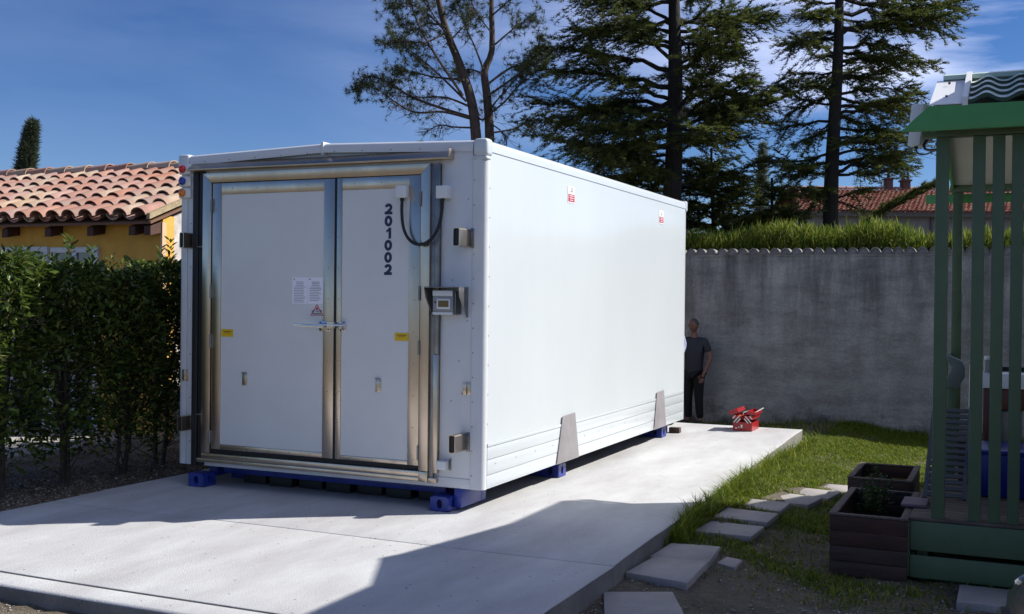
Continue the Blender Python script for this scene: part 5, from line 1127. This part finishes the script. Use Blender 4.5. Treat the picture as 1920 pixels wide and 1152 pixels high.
def shutter():
    g = mat('pale shutter paint', (.10, .11, .11), .6); a = Vector((3.30, .75, .29)); u = Vector((.27, .02, 0)); w = Vector((.02, .75, .62)); n = u.cross(w).normalized() * .012
    MB().obox(a + w * .5, u.normalized() * .016, w * .5, n).build('stile', g, LN); MB().obox(a + u + w * .5, u.normalized() * .016, w * .5, n).build('stile', g, LN)
    for k in range(15):
        c = a + u * .5 + w * (.04 + .92 * k / 14); MB().obox(c, u * .44, w.normalized() * .018, n * .5).build('slat', g, LN)
shutter()
PB = box('wooden_tray', mat('mauve plank', (.20, .13, .16), .6, var=.15), None, 3.17, 3.34, .30, .62, .292, .312, .003); tag(PB, 'flat mauve board resting on the planter end of the terrace', 'board')

# unseen home and block added right of the view to cast the big shadow
MH = thing('unseen_home', (6.5, 1.4, -.16), 'unseen cream mobile home added right of the terrace, shaped to cast the foreground shadow', 'mobile home')
cr = mat('cream cladding', (.52, .50, .44), .6, var=.08)
box('body', cr, MH, 4.35, 12.0, -0.42, 3.25, .1, 3.58); box('roof', GRND, MH, 4.0, 12.2, -0.50, 3.34, 3.60, 3.72, .01)
for x in (5.2, 7.6, 10.0):
    w = box('window', PVCW, MH, x, x + 1.2, -.45, -.425, 1.3, 2.4, .005); box('pane', MATS['dim window glass'], w, x + .07, x + 1.13, -.458, -.451, 1.37, 2.33)
SD = thing('shadow_block', (7.5, 5.2, -.2), 'unseen brown block added beyond the mobile home to shade the planters', 'shed')
MB().prism([(4.99, 3.37), (6.70, 6.95), (9.4, 5.7), (9.4, 3.37)], -.3, 3.45, 'z').build('wall', mat('block boards', (.16, .09, .05), .8, var=.3, stretch=(1, 1, 6)), SD); MB().prism([(4.96, 3.36), (6.68, 7.0), (9.5, 5.7), (9.5, 3.36)], 3.451, 3.60, 'z').build('roof', mat('felt roof', (.06, .06, .06), .9), SD)

# ================================================================== TOOLBOX
def toolbox():
    T = thing('toolbox', (.635, 6.87, 0), 'open red metal cantilever toolbox standing on the far end of the concrete slab', 'toolbox'); T.rotation_euler = (0, 0, 0)
    rd = mat('red enamel', (.36, .014, .018), .3, var=.2, vscale=12); rdi = mat('red enamel inside', (.42, .03, .035), .4); x0, x1, y0, y1 = .505, .760, 6.66, 7.10
    def tray(name, xa, xb, za, zb, rot=0.0, piv=None, t=.004):
        mb = MB(); V0 = len(mb.v)
        mb.box(xa, xb, y0, y1, za, za + t).box(xa, xa + t, y0, y1, za + t, zb).box(xb - t, xb, y0, y1, za + t, zb).box(xa + t, xb - t, y0, y0 + t, za + t, zb).box(xa + t, xb - t, y1 - t, y1, za + t, zb)
        if rot:
            c, s = math.cos(rot), math.sin(rot); px, pz = piv; mb.v = [(px + (x - px) * c - (z - pz) * s, y, pz + (x - px) * s + (z - pz) * c) for x, y, z in mb.v]
        return mb.build(name, rd, T)
    tray('base_tray', x0, x1, .003, .118); 
    tray('side_tray', x0 - .010, x0 + .112, .160, .205); tray('side_tray', x1 - .112, x1 + .010, .160, .205)
    tray('lid_tray', x0 - .055, x0 + .068, .222, .275, .38, (x0, .24)); tray('lid_tray', x1 - .075, x1 + .045, .222, .262, -.08, (x1, .24))
    ch = mat('zinc strap', (.62, .63, .62), .35, .6)
    for s, cx in ((-1, x0), (1, x1)):
        for dx, za, zb, l in ((.012, .115, .200, .075), (.050, .110, .165, .05), (-.004, .165, .205, .035)):
            xa = cx - s * dx; a = Vector((xa, y0 - .004, za)); b_ = Vector((xa - s * l, y0 - .004, zb)); d = (b_ - a); nrm = Vector((-d.z, 0, d.x)).normalized() * .006
            MB().obox((a + b_) / 2, d / 2, (0, .0015, 0), nrm).build('strap', ch, T)
            MB().obox((a + b_) / 2 + Vector((0, y1 - y0 + .008, 0)), d / 2, (0, .0015, 0), nrm).build('strap', ch, T)
    MB().tube([(x1 - .02, y0 + .02, .215), (x1 + .06, y0 + .20, .275), (x1 + .09, y0 + .3, .295)], .008, 8).build('handle', ch, T)
    MB().tube([(x0 + .12, y0 + .06, .21), (x0 + .13, y0 + .06, .245), (x0 + .15, y1 - .06, .245), (x0 + .15, y1 - .06, .21)], .007, 6).build('handle', ch, T)
    mb = MB(); mb.box(x0 + .03, x0 + .06, y0 - .002, y0, .03, .045).box(x0 + .105, x0 + .13, y0 - .003, y0 - .001, .045, .085).box(x0 + .075, x0 + .085, y0 - .002, y0, .04, .06); mb.build('badge', PVCW, T)
toolbox()
def hand_tools():
    T = thing('screwdriver', (.60, 6.85, .17), 'loose screwdriver lying in the open toolbox tray', 'tool'); MB().tube([(.565, 6.72, .188), (.565, 6.85, .190)], .012, 8).build('grip', mat('orange grip', (.5, .12, .02), .4), T); MB().tube([(.565, 6.85, .190), (.565, 6.97, .192)], .004, 6).build('blade', CHROME, T)
hand_tools()

# ================================================================== PEOPLE
def skin_mesh(name, chains, m, parent, sub=2, root=None):
    """chains: dict joint -> (xyz, radius), edges list"""
    J, E = chains; names = list(J); me = bpy.data.meshes.new(name); org = ORG[parent.name]
    me.from_pydata([tuple(Vector(J[n][0]) - org) for n in names], [(names.index(a), names.index(b_)) for a, b_ in E], [])
    o = bpy.data.objects.new(name, me); COL.objects.link(o)
    md = o.modifiers.new('skin', 'SKIN'); sv = me.skin_vertices[0].data
    for i, n in enumerate(names):
        r = J[n][1]; sv[i].radius = (r, r) if not hasattr(r, '__len__') else r
    sv[names.index(root or names[0])].use_root = True
    s2 = o.modifiers.new('sub', 'SUBSURF'); s2.levels = sub; s2.render_levels = sub
    dg = bpy.context.evaluated_depsgraph_get(); m2 = bpy.data.meshes.new_from_object(o.evaluated_get(dg)); bpy.data.objects.remove(o); m2.name = name
    shade_smooth(m2); m2.materials.clear(); m2.materials.append(m); r_ = bpy.data.objects.new(name, m2); link(r_, parent); return r_
def ellipsoid(mb, c, ra, n=14, k=9, fn=None):
    V = []; 
    for j in range(k + 1):
        ph = math.pi * j / k
        for i in range(n):
            th = 2 * math.pi * i / n; p = Vector((math.sin(ph) * math.cos(th), math.sin(ph) * math.sin(th), math.cos(ph)))
            if fn: p = fn(p)
            V.append((c[0] + p.x * ra[0], c[1] + p.y * ra[1], c[2] + p.z * ra[2]))
    mb.add(V, [(j * n + i, j * n + (i + 1) % n, (j + 1) * n + (i + 1) % n, (j + 1) * n + i) for j in range(k) for i in range(n)])
def person(base, label, shirt, trousers, skin, hair, arm_r, arm_l, turn=0.0, hgt=1.72, long_sleeve=False, glove=None):
    s = hgt / 1.75; b0 = Vector(base); T = thing('person', base, label, 'person'); c, sn = math.cos(turn), math.sin(turn)
    def W(x, y, z): return (b0.x + s * (x * c - y * sn), b0.y + s * (x * sn + y * c), b0.z + s * z)       # faces -y, x to his left as we see right
    J = {'pelvis': (W(0, .0, .93), .100 * s), 'belly': (W(0, .0, 1.08), .098 * s), 'chest': (W(0, 0, 1.28), (.125 * s, .095 * s)), 'neck0': (W(0, .0, 1.44), .07 * s), 'neck': (W(0, -.01, 1.50), .055 * s), 'skull': (W(0, -.02, 1.56), .06 * s)}
    E = [('pelvis', 'belly'), ('belly', 'chest'), ('chest', 'neck0'), ('neck0', 'neck'), ('neck', 'skull')]
    for sd_, nm in ((1, 'r'), (-1, 'l')):
        J['hip' + nm] = (W(.09 * sd_, 0, .88), .080 * s); J['knee' + nm] = (W(.10 * sd_, -.02, .48), .06 * s); J['ank' + nm] = (W(.11 * sd_, .02, .09), .042 * s); J['toe' + nm] = (W(.13 * sd_, -.15, .035), .035 * s)
        E += [('pelvis', 'hip' + nm), ('hip' + nm, 'knee' + nm), ('knee' + nm, 'ank' + nm), ('ank' + nm, 'toe' + nm)]
        A = arm_r if sd_ > 0 else arm_l
        J['sh' + nm] = (W(.185 * sd_, 0, 1.40), .06 * s); J['el' + nm] = (W(*A[0]), .042 * s); J['wr' + nm] = (W(*A[1]), .028 * s); J['pa' + nm] = (W(*A[2]), (.036 * s, .022 * s))
        E += [('chest', 'sh' + nm), ('sh' + nm, 'el' + nm), ('el' + nm, 'wr' + nm), ('wr' + nm, 'pa' + nm)]
    skin_mesh('body', (J, E), skin, T)
    # fingers
    for sd_, nm, A in ((1, 'r', arm_r), (-1, 'l', arm_l)):
        p = Vector(W(*A[2])); d = (p - Vector(W(*A[1]))).normalized(); sdv = d.cross(Vector((0, 1, 0))).normalized(); mb = MB()
        for k, ln in enumerate((.075, .085, .08, .065)):
            q = p + sdv * (k - 1.5) * .019 * s + d * .01; e = q + d * ln * s + Vector((0, -.012, 0)); mb.tube([q, q.lerp(e, .5) + Vector((0, .004, 0)), e], [.0095 * s, .0085 * s, .006 * s], 6)
        q = p - sdv * .03 * s - d * .03; mb.tube([q, q + (d * .03 - sdv * .028) * s, q + (d * .06 - sdv * .034) * s], [.012 * s, .010 * s, .007 * s], 6)
        mb.build('fingers', glove or skin, T, smooth=60, kind='stuff')
    # head with face
    hc = Vector(W(0, -.035, 1.645)); mb = MB()
    def fn(p):
        q = p.copy()
        if q.z < 0: q.x *= 1 - .28 * (-q.z) ** 1.5; q.y *= 1 - .12 * (-q.z)
        lp = q; return Vector((lp.x * c - lp.y * sn * 1.0, lp.x * sn + lp.y * c, lp.z))
    ellipsoid(mb, hc, (.078 * s, .098 * s, .118 * s), 18, 12, fn)
    def Hd(x, y, z): return (hc.x + s * (x * c - y * sn), hc.y + s * (x * sn + y * c), hc.z + s * z)
    mb.tube([Hd(0, -.088, .012), Hd(0, -.108, -.018), Hd(0, -.118, -.034), Hd(0, -.100, -.042)], [.008, .012, .016, .010], 7)
    for e in (-1, 1): ellipsoid(mb, Hd(.080 * e, .0, -.005), (.012, .022, .032), 8, 6)
    ellipsoid(mb, Hd(0, -.088, .028), (.055 * s, .018, .012), 10, 6)
    mb.build('head', skin, T, smooth=70)
    eb = MB(); 
    for e in (-1, 1): ellipsoid(eb, Hd(.030 * e, -.091, .010), (.011, .007, .006), 8, 6)
    eb.build('eyes', DINK, T, smooth=70, kind='stuff'); eb = MB(); ellipsoid(eb, Hd(0, -.091, -.062), (.026, .008, .006), 8, 6); eb.build('mouth', mat('lips', (.22, .08, .07), .5), T, smooth=70)
    hb_ = MB(); 
    def fh(p): q = fn(p); return q
    ellipsoid(hb_, (hc.x + .014 * s * -sn, hc.y + .012 * s * c, hc.z + .022 * s), (.082 * s, .099 * s, .104 * s), 16, 10, lambda p: fn(Vector((p.x, p.y, p.z if p.z > -.25 else -.25))))
    hb_.build('hair', hair, T, smooth=70)
    # clothes
    JS = {'hem': (W(0, 0, .74), (.165 * s, .13 * s)), 'waist': (W(0, 0, .90), (.168 * s, .138 * s)), 'belly': (W(0, -.01, 1.06), (.158 * s, .135 * s)), 'chest': (W(0, 0, 1.28), (.195 * s, .150 * s)), 'coll': (W(0, 0, 1.43), .085 * s)}
    ES = [('hem', 'waist'), ('waist', 'belly'), ('belly', 'chest'), ('chest', 'coll')]
    for sd_, nm, A in ((1, 'r', arm_r), (-1, 'l', arm_l)):
        sh = Vector(W(.19 * sd_, 0, 1.395)); el = Vector(W(*A[0])); wr = Vector(W(*A[1])); JS['s' + nm] = (tuple(sh), .073 * s); ES.append(('chest', 's' + nm))
        if long_sleeve: JS['e' + nm] = (tuple(el), .060 * s); JS['w' + nm] = (tuple(el.lerp(wr, .9)), .046 * s); ES += [('s' + nm, 'e' + nm), ('e' + nm, 'w' + nm)]
        else: JS['e' + nm] = (tuple(sh.lerp(el, .72)), .062 * s); ES.append(('s' + nm, 'e' + nm))
    skin_mesh('shirt', (JS, ES), shirt, T)
    JT = {'p': (W(0, 0, .93), (.150 * s, .118 * s)), 'hr': (W(.09, 0, .84), .108 * s), 'hl': (W(-.09, 0, .84), .108 * s), 'kr': (W(.10, -.02, .48), .078 * s), 'kl': (W(-.10, -.02, .48), .078 * s), 'ar': (W(.11, .02, .10), .064 * s), 'al': (W(-.11, .02, .10), .064 * s)}
    skin_mesh('trousers', (JT, [('p', 'hr'), ('p', 'hl'), ('hr', 'kr'), ('hl', 'kl'), ('kr', 'ar'), ('kl', 'al')]), trousers, T)
    for e in (-1, 1): MB().box(0, 1, 0, 1, 0, 1) ; mb = MB(); ellipsoid(mb, W(.125 * e, -.06, .045), (.052 * s, .135 * s, .048 * s), 12, 8, lambda p: Vector((p.x, p.y, max(p.z, -.9)))); mb.build('shoe', mat('dark shoe', (.02, .02, .02), .6), T, smooth=60)
    return T
SK = mat('tanned skin', (.20, .095, .065), .55)
person((-.80, 9.55, -.29), 'man in a grey t shirt standing in the shade against the wall beside the container', mat('dark grey cotton', (.032, .037, .046), .85, var=.2), mat('black jeans', (.006, .006, .008), .85), SK, mat('short grey hair', (.06, .055, .05), .9),
       ((.29, .03, 1.12), (.25, -.12, .88), (.235, -.15, .80)), ((-.27, .02, 1.12), (-.28, -.10, .88), (-.28, -.12, .80)), turn=-.25, hgt=1.72)
person((-.56, 6.95, .0), 'person in a pale blue shirt mostly hidden behind the far end of the container', mat('pale blue check shirt', (.30, .34, .52), .8, var=.3, vscale=14), mat('blue work trousers', (.03, .04, .09), .85), SK, mat('brown hair', (.04, .03, .02), .9),
       ((.285, .02, 1.14), (.26, -.16, .97), (.25, -.22, .945)), ((-.26, .02, 1.12), (-.22, -.20, 1.0), (-.18, -.28, 1.0)), turn=.1, hgt=1.72, long_sleeve=True, glove=mat('white glove', (.7, .7, .7), .7))

# ================================================================== PARKED CAR (its front corner enters the view)
def car():
    T = thing('parked_car', (4.745, -4.0, -.16), 'dark reddish grey parked car, only its front corner showing at the right edge', 'car'); T.rotation_euler = (0, 0, R(3.6))
    pt_ = mat('dark plum car paint', (.055, .040, .045), .25, coat=.8); zg = -.16
    # body sections along y (front at -1.95 to rear -6.0): (y, half width, z bottom, z belt, )
    secs = [(-2.02, .30, .10, .42), (-2.05, .62, .05, .55), (-2.12, .74, .04, .63), (-2.30, .83, .04, .69), (-2.7, .86, .04, .76), (-3.1, .86, .04, .82), (-4.2, .87, .04, .86), (-5.4, .86, .05, .88), (-5.85, .80, .10, .84), (-6.0, .6, .15, .7)]
    V = []; cx = 4.775; n = 12
    for (y, w, z0, z1) in secs:
        z0 += .0; z0 += zg + .12; z1 += zg + .0
        ring = [(-1, 0.15), (-1.0, .45), (-.97, .75), (-.86, .95), (-.5, 1.0), (0, 1.02), (.5, 1.0), (.86, .95), (.97, .75), (1.0, .45), (1, .15), (0, 0)]
        V += [(cx + u * w, y, z0 + (z1 - z0) * v) for u, v in ring]
    F = [(j * n + i, j * n + (i + 1) % n, (j + 1) * n + (i + 1) % n, (j + 1) * n + i) for j in range(len(secs) - 1) for i in range(n)] + [tuple(range(n)), tuple(range(len(secs) * n - 1, (len(secs) - 1) * n - 1, -1))]
    MB().add(V, F).build('body', pt_, T, smooth=50)
    V = []; cab = [(-3.15, .70, .80, .82), (-3.75, .66, .82, 1.28), (-4.3, .64, .84, 1.36), (-5.1, .63, .84, 1.32), (-5.75, .66, .84, .88)]
    for y, w, z0, z1 in cab: V += [(cx - w - .1, y, z0 + zg), (cx - w + .02, y, z1 + zg), (cx + w - .02, y, z1 + zg), (cx + w + .1, y, z0 + zg)]
    F = [(j * 4 + i, j * 4 + i + 1, (j + 1) * 4 + i + 1, (j + 1) * 4 + i) for j in range(4) for i in range(3)] + [(0, 1, 2, 3), (19, 18, 17, 16)]
    MB().add(V, F).build('windows', mat('car glass', (.02, .025, .03), .05, coat=1), T, .02)
    for sx in (-1, 1):
        for y in (-2.85, -5.2):
            wh = MB().cyl((cx + sx * .70, y, zg + .31), (cx + sx * .875, y, zg + .31), .31, 24).build('wheel', BLACK, T, .02); MB().cyl((cx + sx * .80, y, zg + .31), (cx + sx * .88, y, zg + .31), .20, 18).build('rim', CHROME, wh)
    for sx in (-1, 1):
        mb = MB(); ellipsoid(mb, (cx + sx * .66, -2.13, zg + .56), (.11, .10, .06), 14, 10); mb.build('headlight', mat('headlight glass', (.22, .23, .25), .08, coat=1), T, smooth=60)
    MB().box(cx - .35, cx + .35, -2.05, -2.0, zg + .25, zg + .38).build('grille', BLACK, T, .01)
car()

# ================================================================== GRASS, GRAVEL
def in_shapes(x, y, pad=0.0):
    m = (x > -3.5) & (x < 1.50 + pad) & (y > -3.3) & (y < 7.25)
    m |= (x > 2.72) & (x < 3.26) & (y > -.12) & (y < 1.06); m |= (x > 2.55) & (x < 3.11) & (y > 2.2) & (y < 3.22); m |= (x > 3.24) & (y > -.06) & (y < 2.8)
    for q, h, l in quads:
        ins = np.ones_like(x, bool); 
        for i in range(4):
            ax, ay = q[i]; bx_, by_ = q[(i + 1) % 4]; ins &= ((bx_ - ax) * (y - ay) - (by_ - ay) * (x - ax)) < .006
        m |= ins
    return m
def grass():
    rnd = np.random.default_rng(21); n = 430000
    x = rnd.uniform(1.46, 6.5, n); y = rnd.uniform(-1.0, 9.85, n)
    pn = .5 + .5 * np.sin(x * 2.7 + 1.3 * np.sin(y * 1.9)) * np.cos(y * 2.1 + x * .7)
    dens = smoothstep(-1.3, 1.3, y + .35 * np.sin(3 * x)) * (.62 + .38 * pn)
    dens = np.where(y < 1.2, dens * (.30 + .70 * (pn > .45)), dens); dens = np.where(x > 4.2, dens * .4, dens)
    keep = (rnd.random(n) < dens) & ~in_shapes(x, y); x, y, pn = x[keep], y[keep], pn[keep]
    # taller fringe along the slab edge and wall foot
    m = 26000; y2 = rnd.uniform(.0, 7.3, m); x2 = 1.475 - .016 * (y2 + 1.2) + np.abs(rnd.normal(0, .085, m)); k2 = (rnd.random(m) < smoothstep(-.1, .9, y2) * (.35 + .65 * (np.sin(y2 * 3.3) > -.3))) & ~in_shapes(x2, y2)
    x2, y2 = x2[k2], y2[k2]; m = len(x2)
    x3 = rnd.uniform(-1.6, 1.5, 1800); y3 = 7.27 + np.abs(rnd.normal(0, .05, 1800)); k3 = np.sin(x3 * 7) > .45; x3, y3 = x3[k3], y3[k3]
    x4 = rnd.uniform(-1.5, 5, 5000); y4 = np.where(x4 < 1.5, rnd.uniform(7.4, 9.88, 5000), rnd.uniform(9.5, 9.88, 5000))
    X = np.concatenate([x, x2, x3, x4]); Y = np.concatenate([y, y2, y3, y4]); N = len(X)
    H = np.concatenate([rnd.uniform(.022, .068, len(x)) * (.6 + .9 * pn), rnd.uniform(.06, .22, m) * (.7 + .6 * rnd.random(m)), rnd.uniform(.10, .24, len(x3)), rnd.uniform(.05, .15, 5000)])
    Z = gz(X, Y) - .005; a = rnd.random(N) * 6.283; lean = np.abs(rnd.normal(0, .55, N)) + .08
    D = np.stack([np.cos(a) * lean, np.sin(a) * lean, np.ones(N)], 1); D /= np.linalg.norm(D, axis=1, keepdims=True); S = np.stack([-np.sin(a), np.cos(a), 0 * a], 1); U = np.cross(D, S)
    w = rnd.uniform(.0028, .0055, N); P = np.stack([X, Y, Z], 1)
    bend = (np.stack([np.cos(a), np.sin(a), 0 * a - .35], 1)) * (H * .35)[:, None]
    v0 = P - S * w[:, None]; v1 = P + S * w[:, None]; v2 = P + D * (H * .55)[:, None] + S * (w * .8)[:, None]; v3 = P + D * (H * .55)[:, None] - S * (w * .8)[:, None]; v4 = P + D * H[:, None] + bend
    V = np.stack([v0, v1, v2, v3, v4], 1).reshape(-1, 3); b = np.arange(N)[:, None] * 5
    F = np.concatenate([b + np.array([[0, 1, 2]]), b + np.array([[0, 2, 3]]), b + np.array([[3, 2, 4]])], 1).reshape(-1, 3)
    o = np_mesh('grass', V, F, leaf_mat('grass blade', (.058, .105, .010), (.20, .255, .016), .42, .6, dry=(.42, .37, .09))); tag(o, 'short patchy lawn grass growing beside the slab and up to the wall', 'grass', kind='stuff')
    # clover-like ground cover, darker
    n = 26000; x = rnd.uniform(1.48, 4.2, n); y = rnd.uniform(-1.0, 4.5, n); pn = np.sin(x * 4.1 + 2 * np.sin(y * 2.3)) * np.cos(y * 3.1); kp = (pn > .05) & ~in_shapes(x, y); x, y = x[kp], y[kp]; N = len(x); P = np.stack([x, y, gz(x, y) + rnd.uniform(.002, .025, N)], 1)
    D, S, U = frames(np.stack([rnd.normal(0, 1, N), rnd.normal(0, 1, N), rnd.normal(.15, .2, N)], 1), np.tile([0, 0, 1.], (N, 1))); V, F = scatter(LEAF_V, LEAF_F, P, D, S, U, rnd.uniform(.010, .024, N))
    o = np_mesh('ground_cover', V, F, leaf_mat('weed leaf', (.04, .065, .015), (.10, .13, .03), .3, .5)); tag(o, 'low broad leaved weeds among the stepping slabs', 'weeds', kind='stuff')
grass()
def stones():
    rnd = np.random.default_rng(33)
    bv = np.array([(1, 0, 0), (-1, 0, 0), (0, 1, 0), (0, -1, 0), (0, 0, .7), (0, 0, -.7)], float); bf = [(0, 2, 4), (2, 1, 4), (1, 3, 4), (3, 0, 4), (2, 0, 5), (1, 2, 5), (3, 1, 5), (0, 3, 5)]
    n1 = 16000; x = rnd.uniform(-4.5, 1.2, n1); y = rnd.uniform(-5.4, -3.27, n1)
    n2 = 11000; x2 = rnd.uniform(1.45, 4.6, n2); y2 = rnd.uniform(-3.3, .7, n2); k = rnd.random(n2) < (1 - smoothstep(-.4, .9, y2)) * (.35 + .65 * (np.sin(x2 * 3 + y2 * 2) > -.2)); x2, y2 = x2[k], y2[k]
    n3 = 9000; x3 = rnd.uniform(-5.2, -3.47, n3); y3 = rnd.uniform(-3.2, 3, n3)
    X = np.concatenate([x, x2, x3]); Y = np.concatenate([y, y2, y3]); ok = ~in_shapes(X, Y); X, Y = X[ok], Y[ok]; N = len(X)
    P = np.stack([X, Y, gz(X, Y) + .002], 1); D, S, U = frames(rnd.normal(0, 1, (N, 3)) * np.array([1, 1, .3])); sc = rnd.lognormal(-5.05, .45, N).clip(.003, .022)
    V, F = scatter(bv, bf, P, D, S * rnd.uniform(.6, 1, (N, 1)), U * rnd.uniform(.5, .9, (N, 1)), sc)
    o = np_mesh('gravel', V, F, leaf_mat('gravel stone', (.20, .17, .14), (.42, .39, .34), 0.0, .85)); tag(o, 'loose pale gravel on the bare earth around the slab', 'gravel', kind='stuff')
    # fallen leaves under the hedge
    n = 2500; x = rnd.uniform(-5, -3.5, n); y = rnd.uniform(-3, 2.5, n); P = np.stack([x, y, gz(x, y) + .012], 1); D, S, U = frames(rnd.normal(0, 1, (n, 3)) * np.array([1, 1, .2]), np.tile([0, 0, 1.], (n, 1))); V, F = scatter(LEAF_V, LEAF_F, P, D, S, U, rnd.uniform(.03, .06, n))
    o = np_mesh('leaf_litter', V, F, leaf_mat('dead leaf', (.06, .035, .02), (.14, .09, .05), 0.1, .8)); tag(o, 'brown fallen leaves under the dark hedge', 'leaves', kind='stuff')
stones()
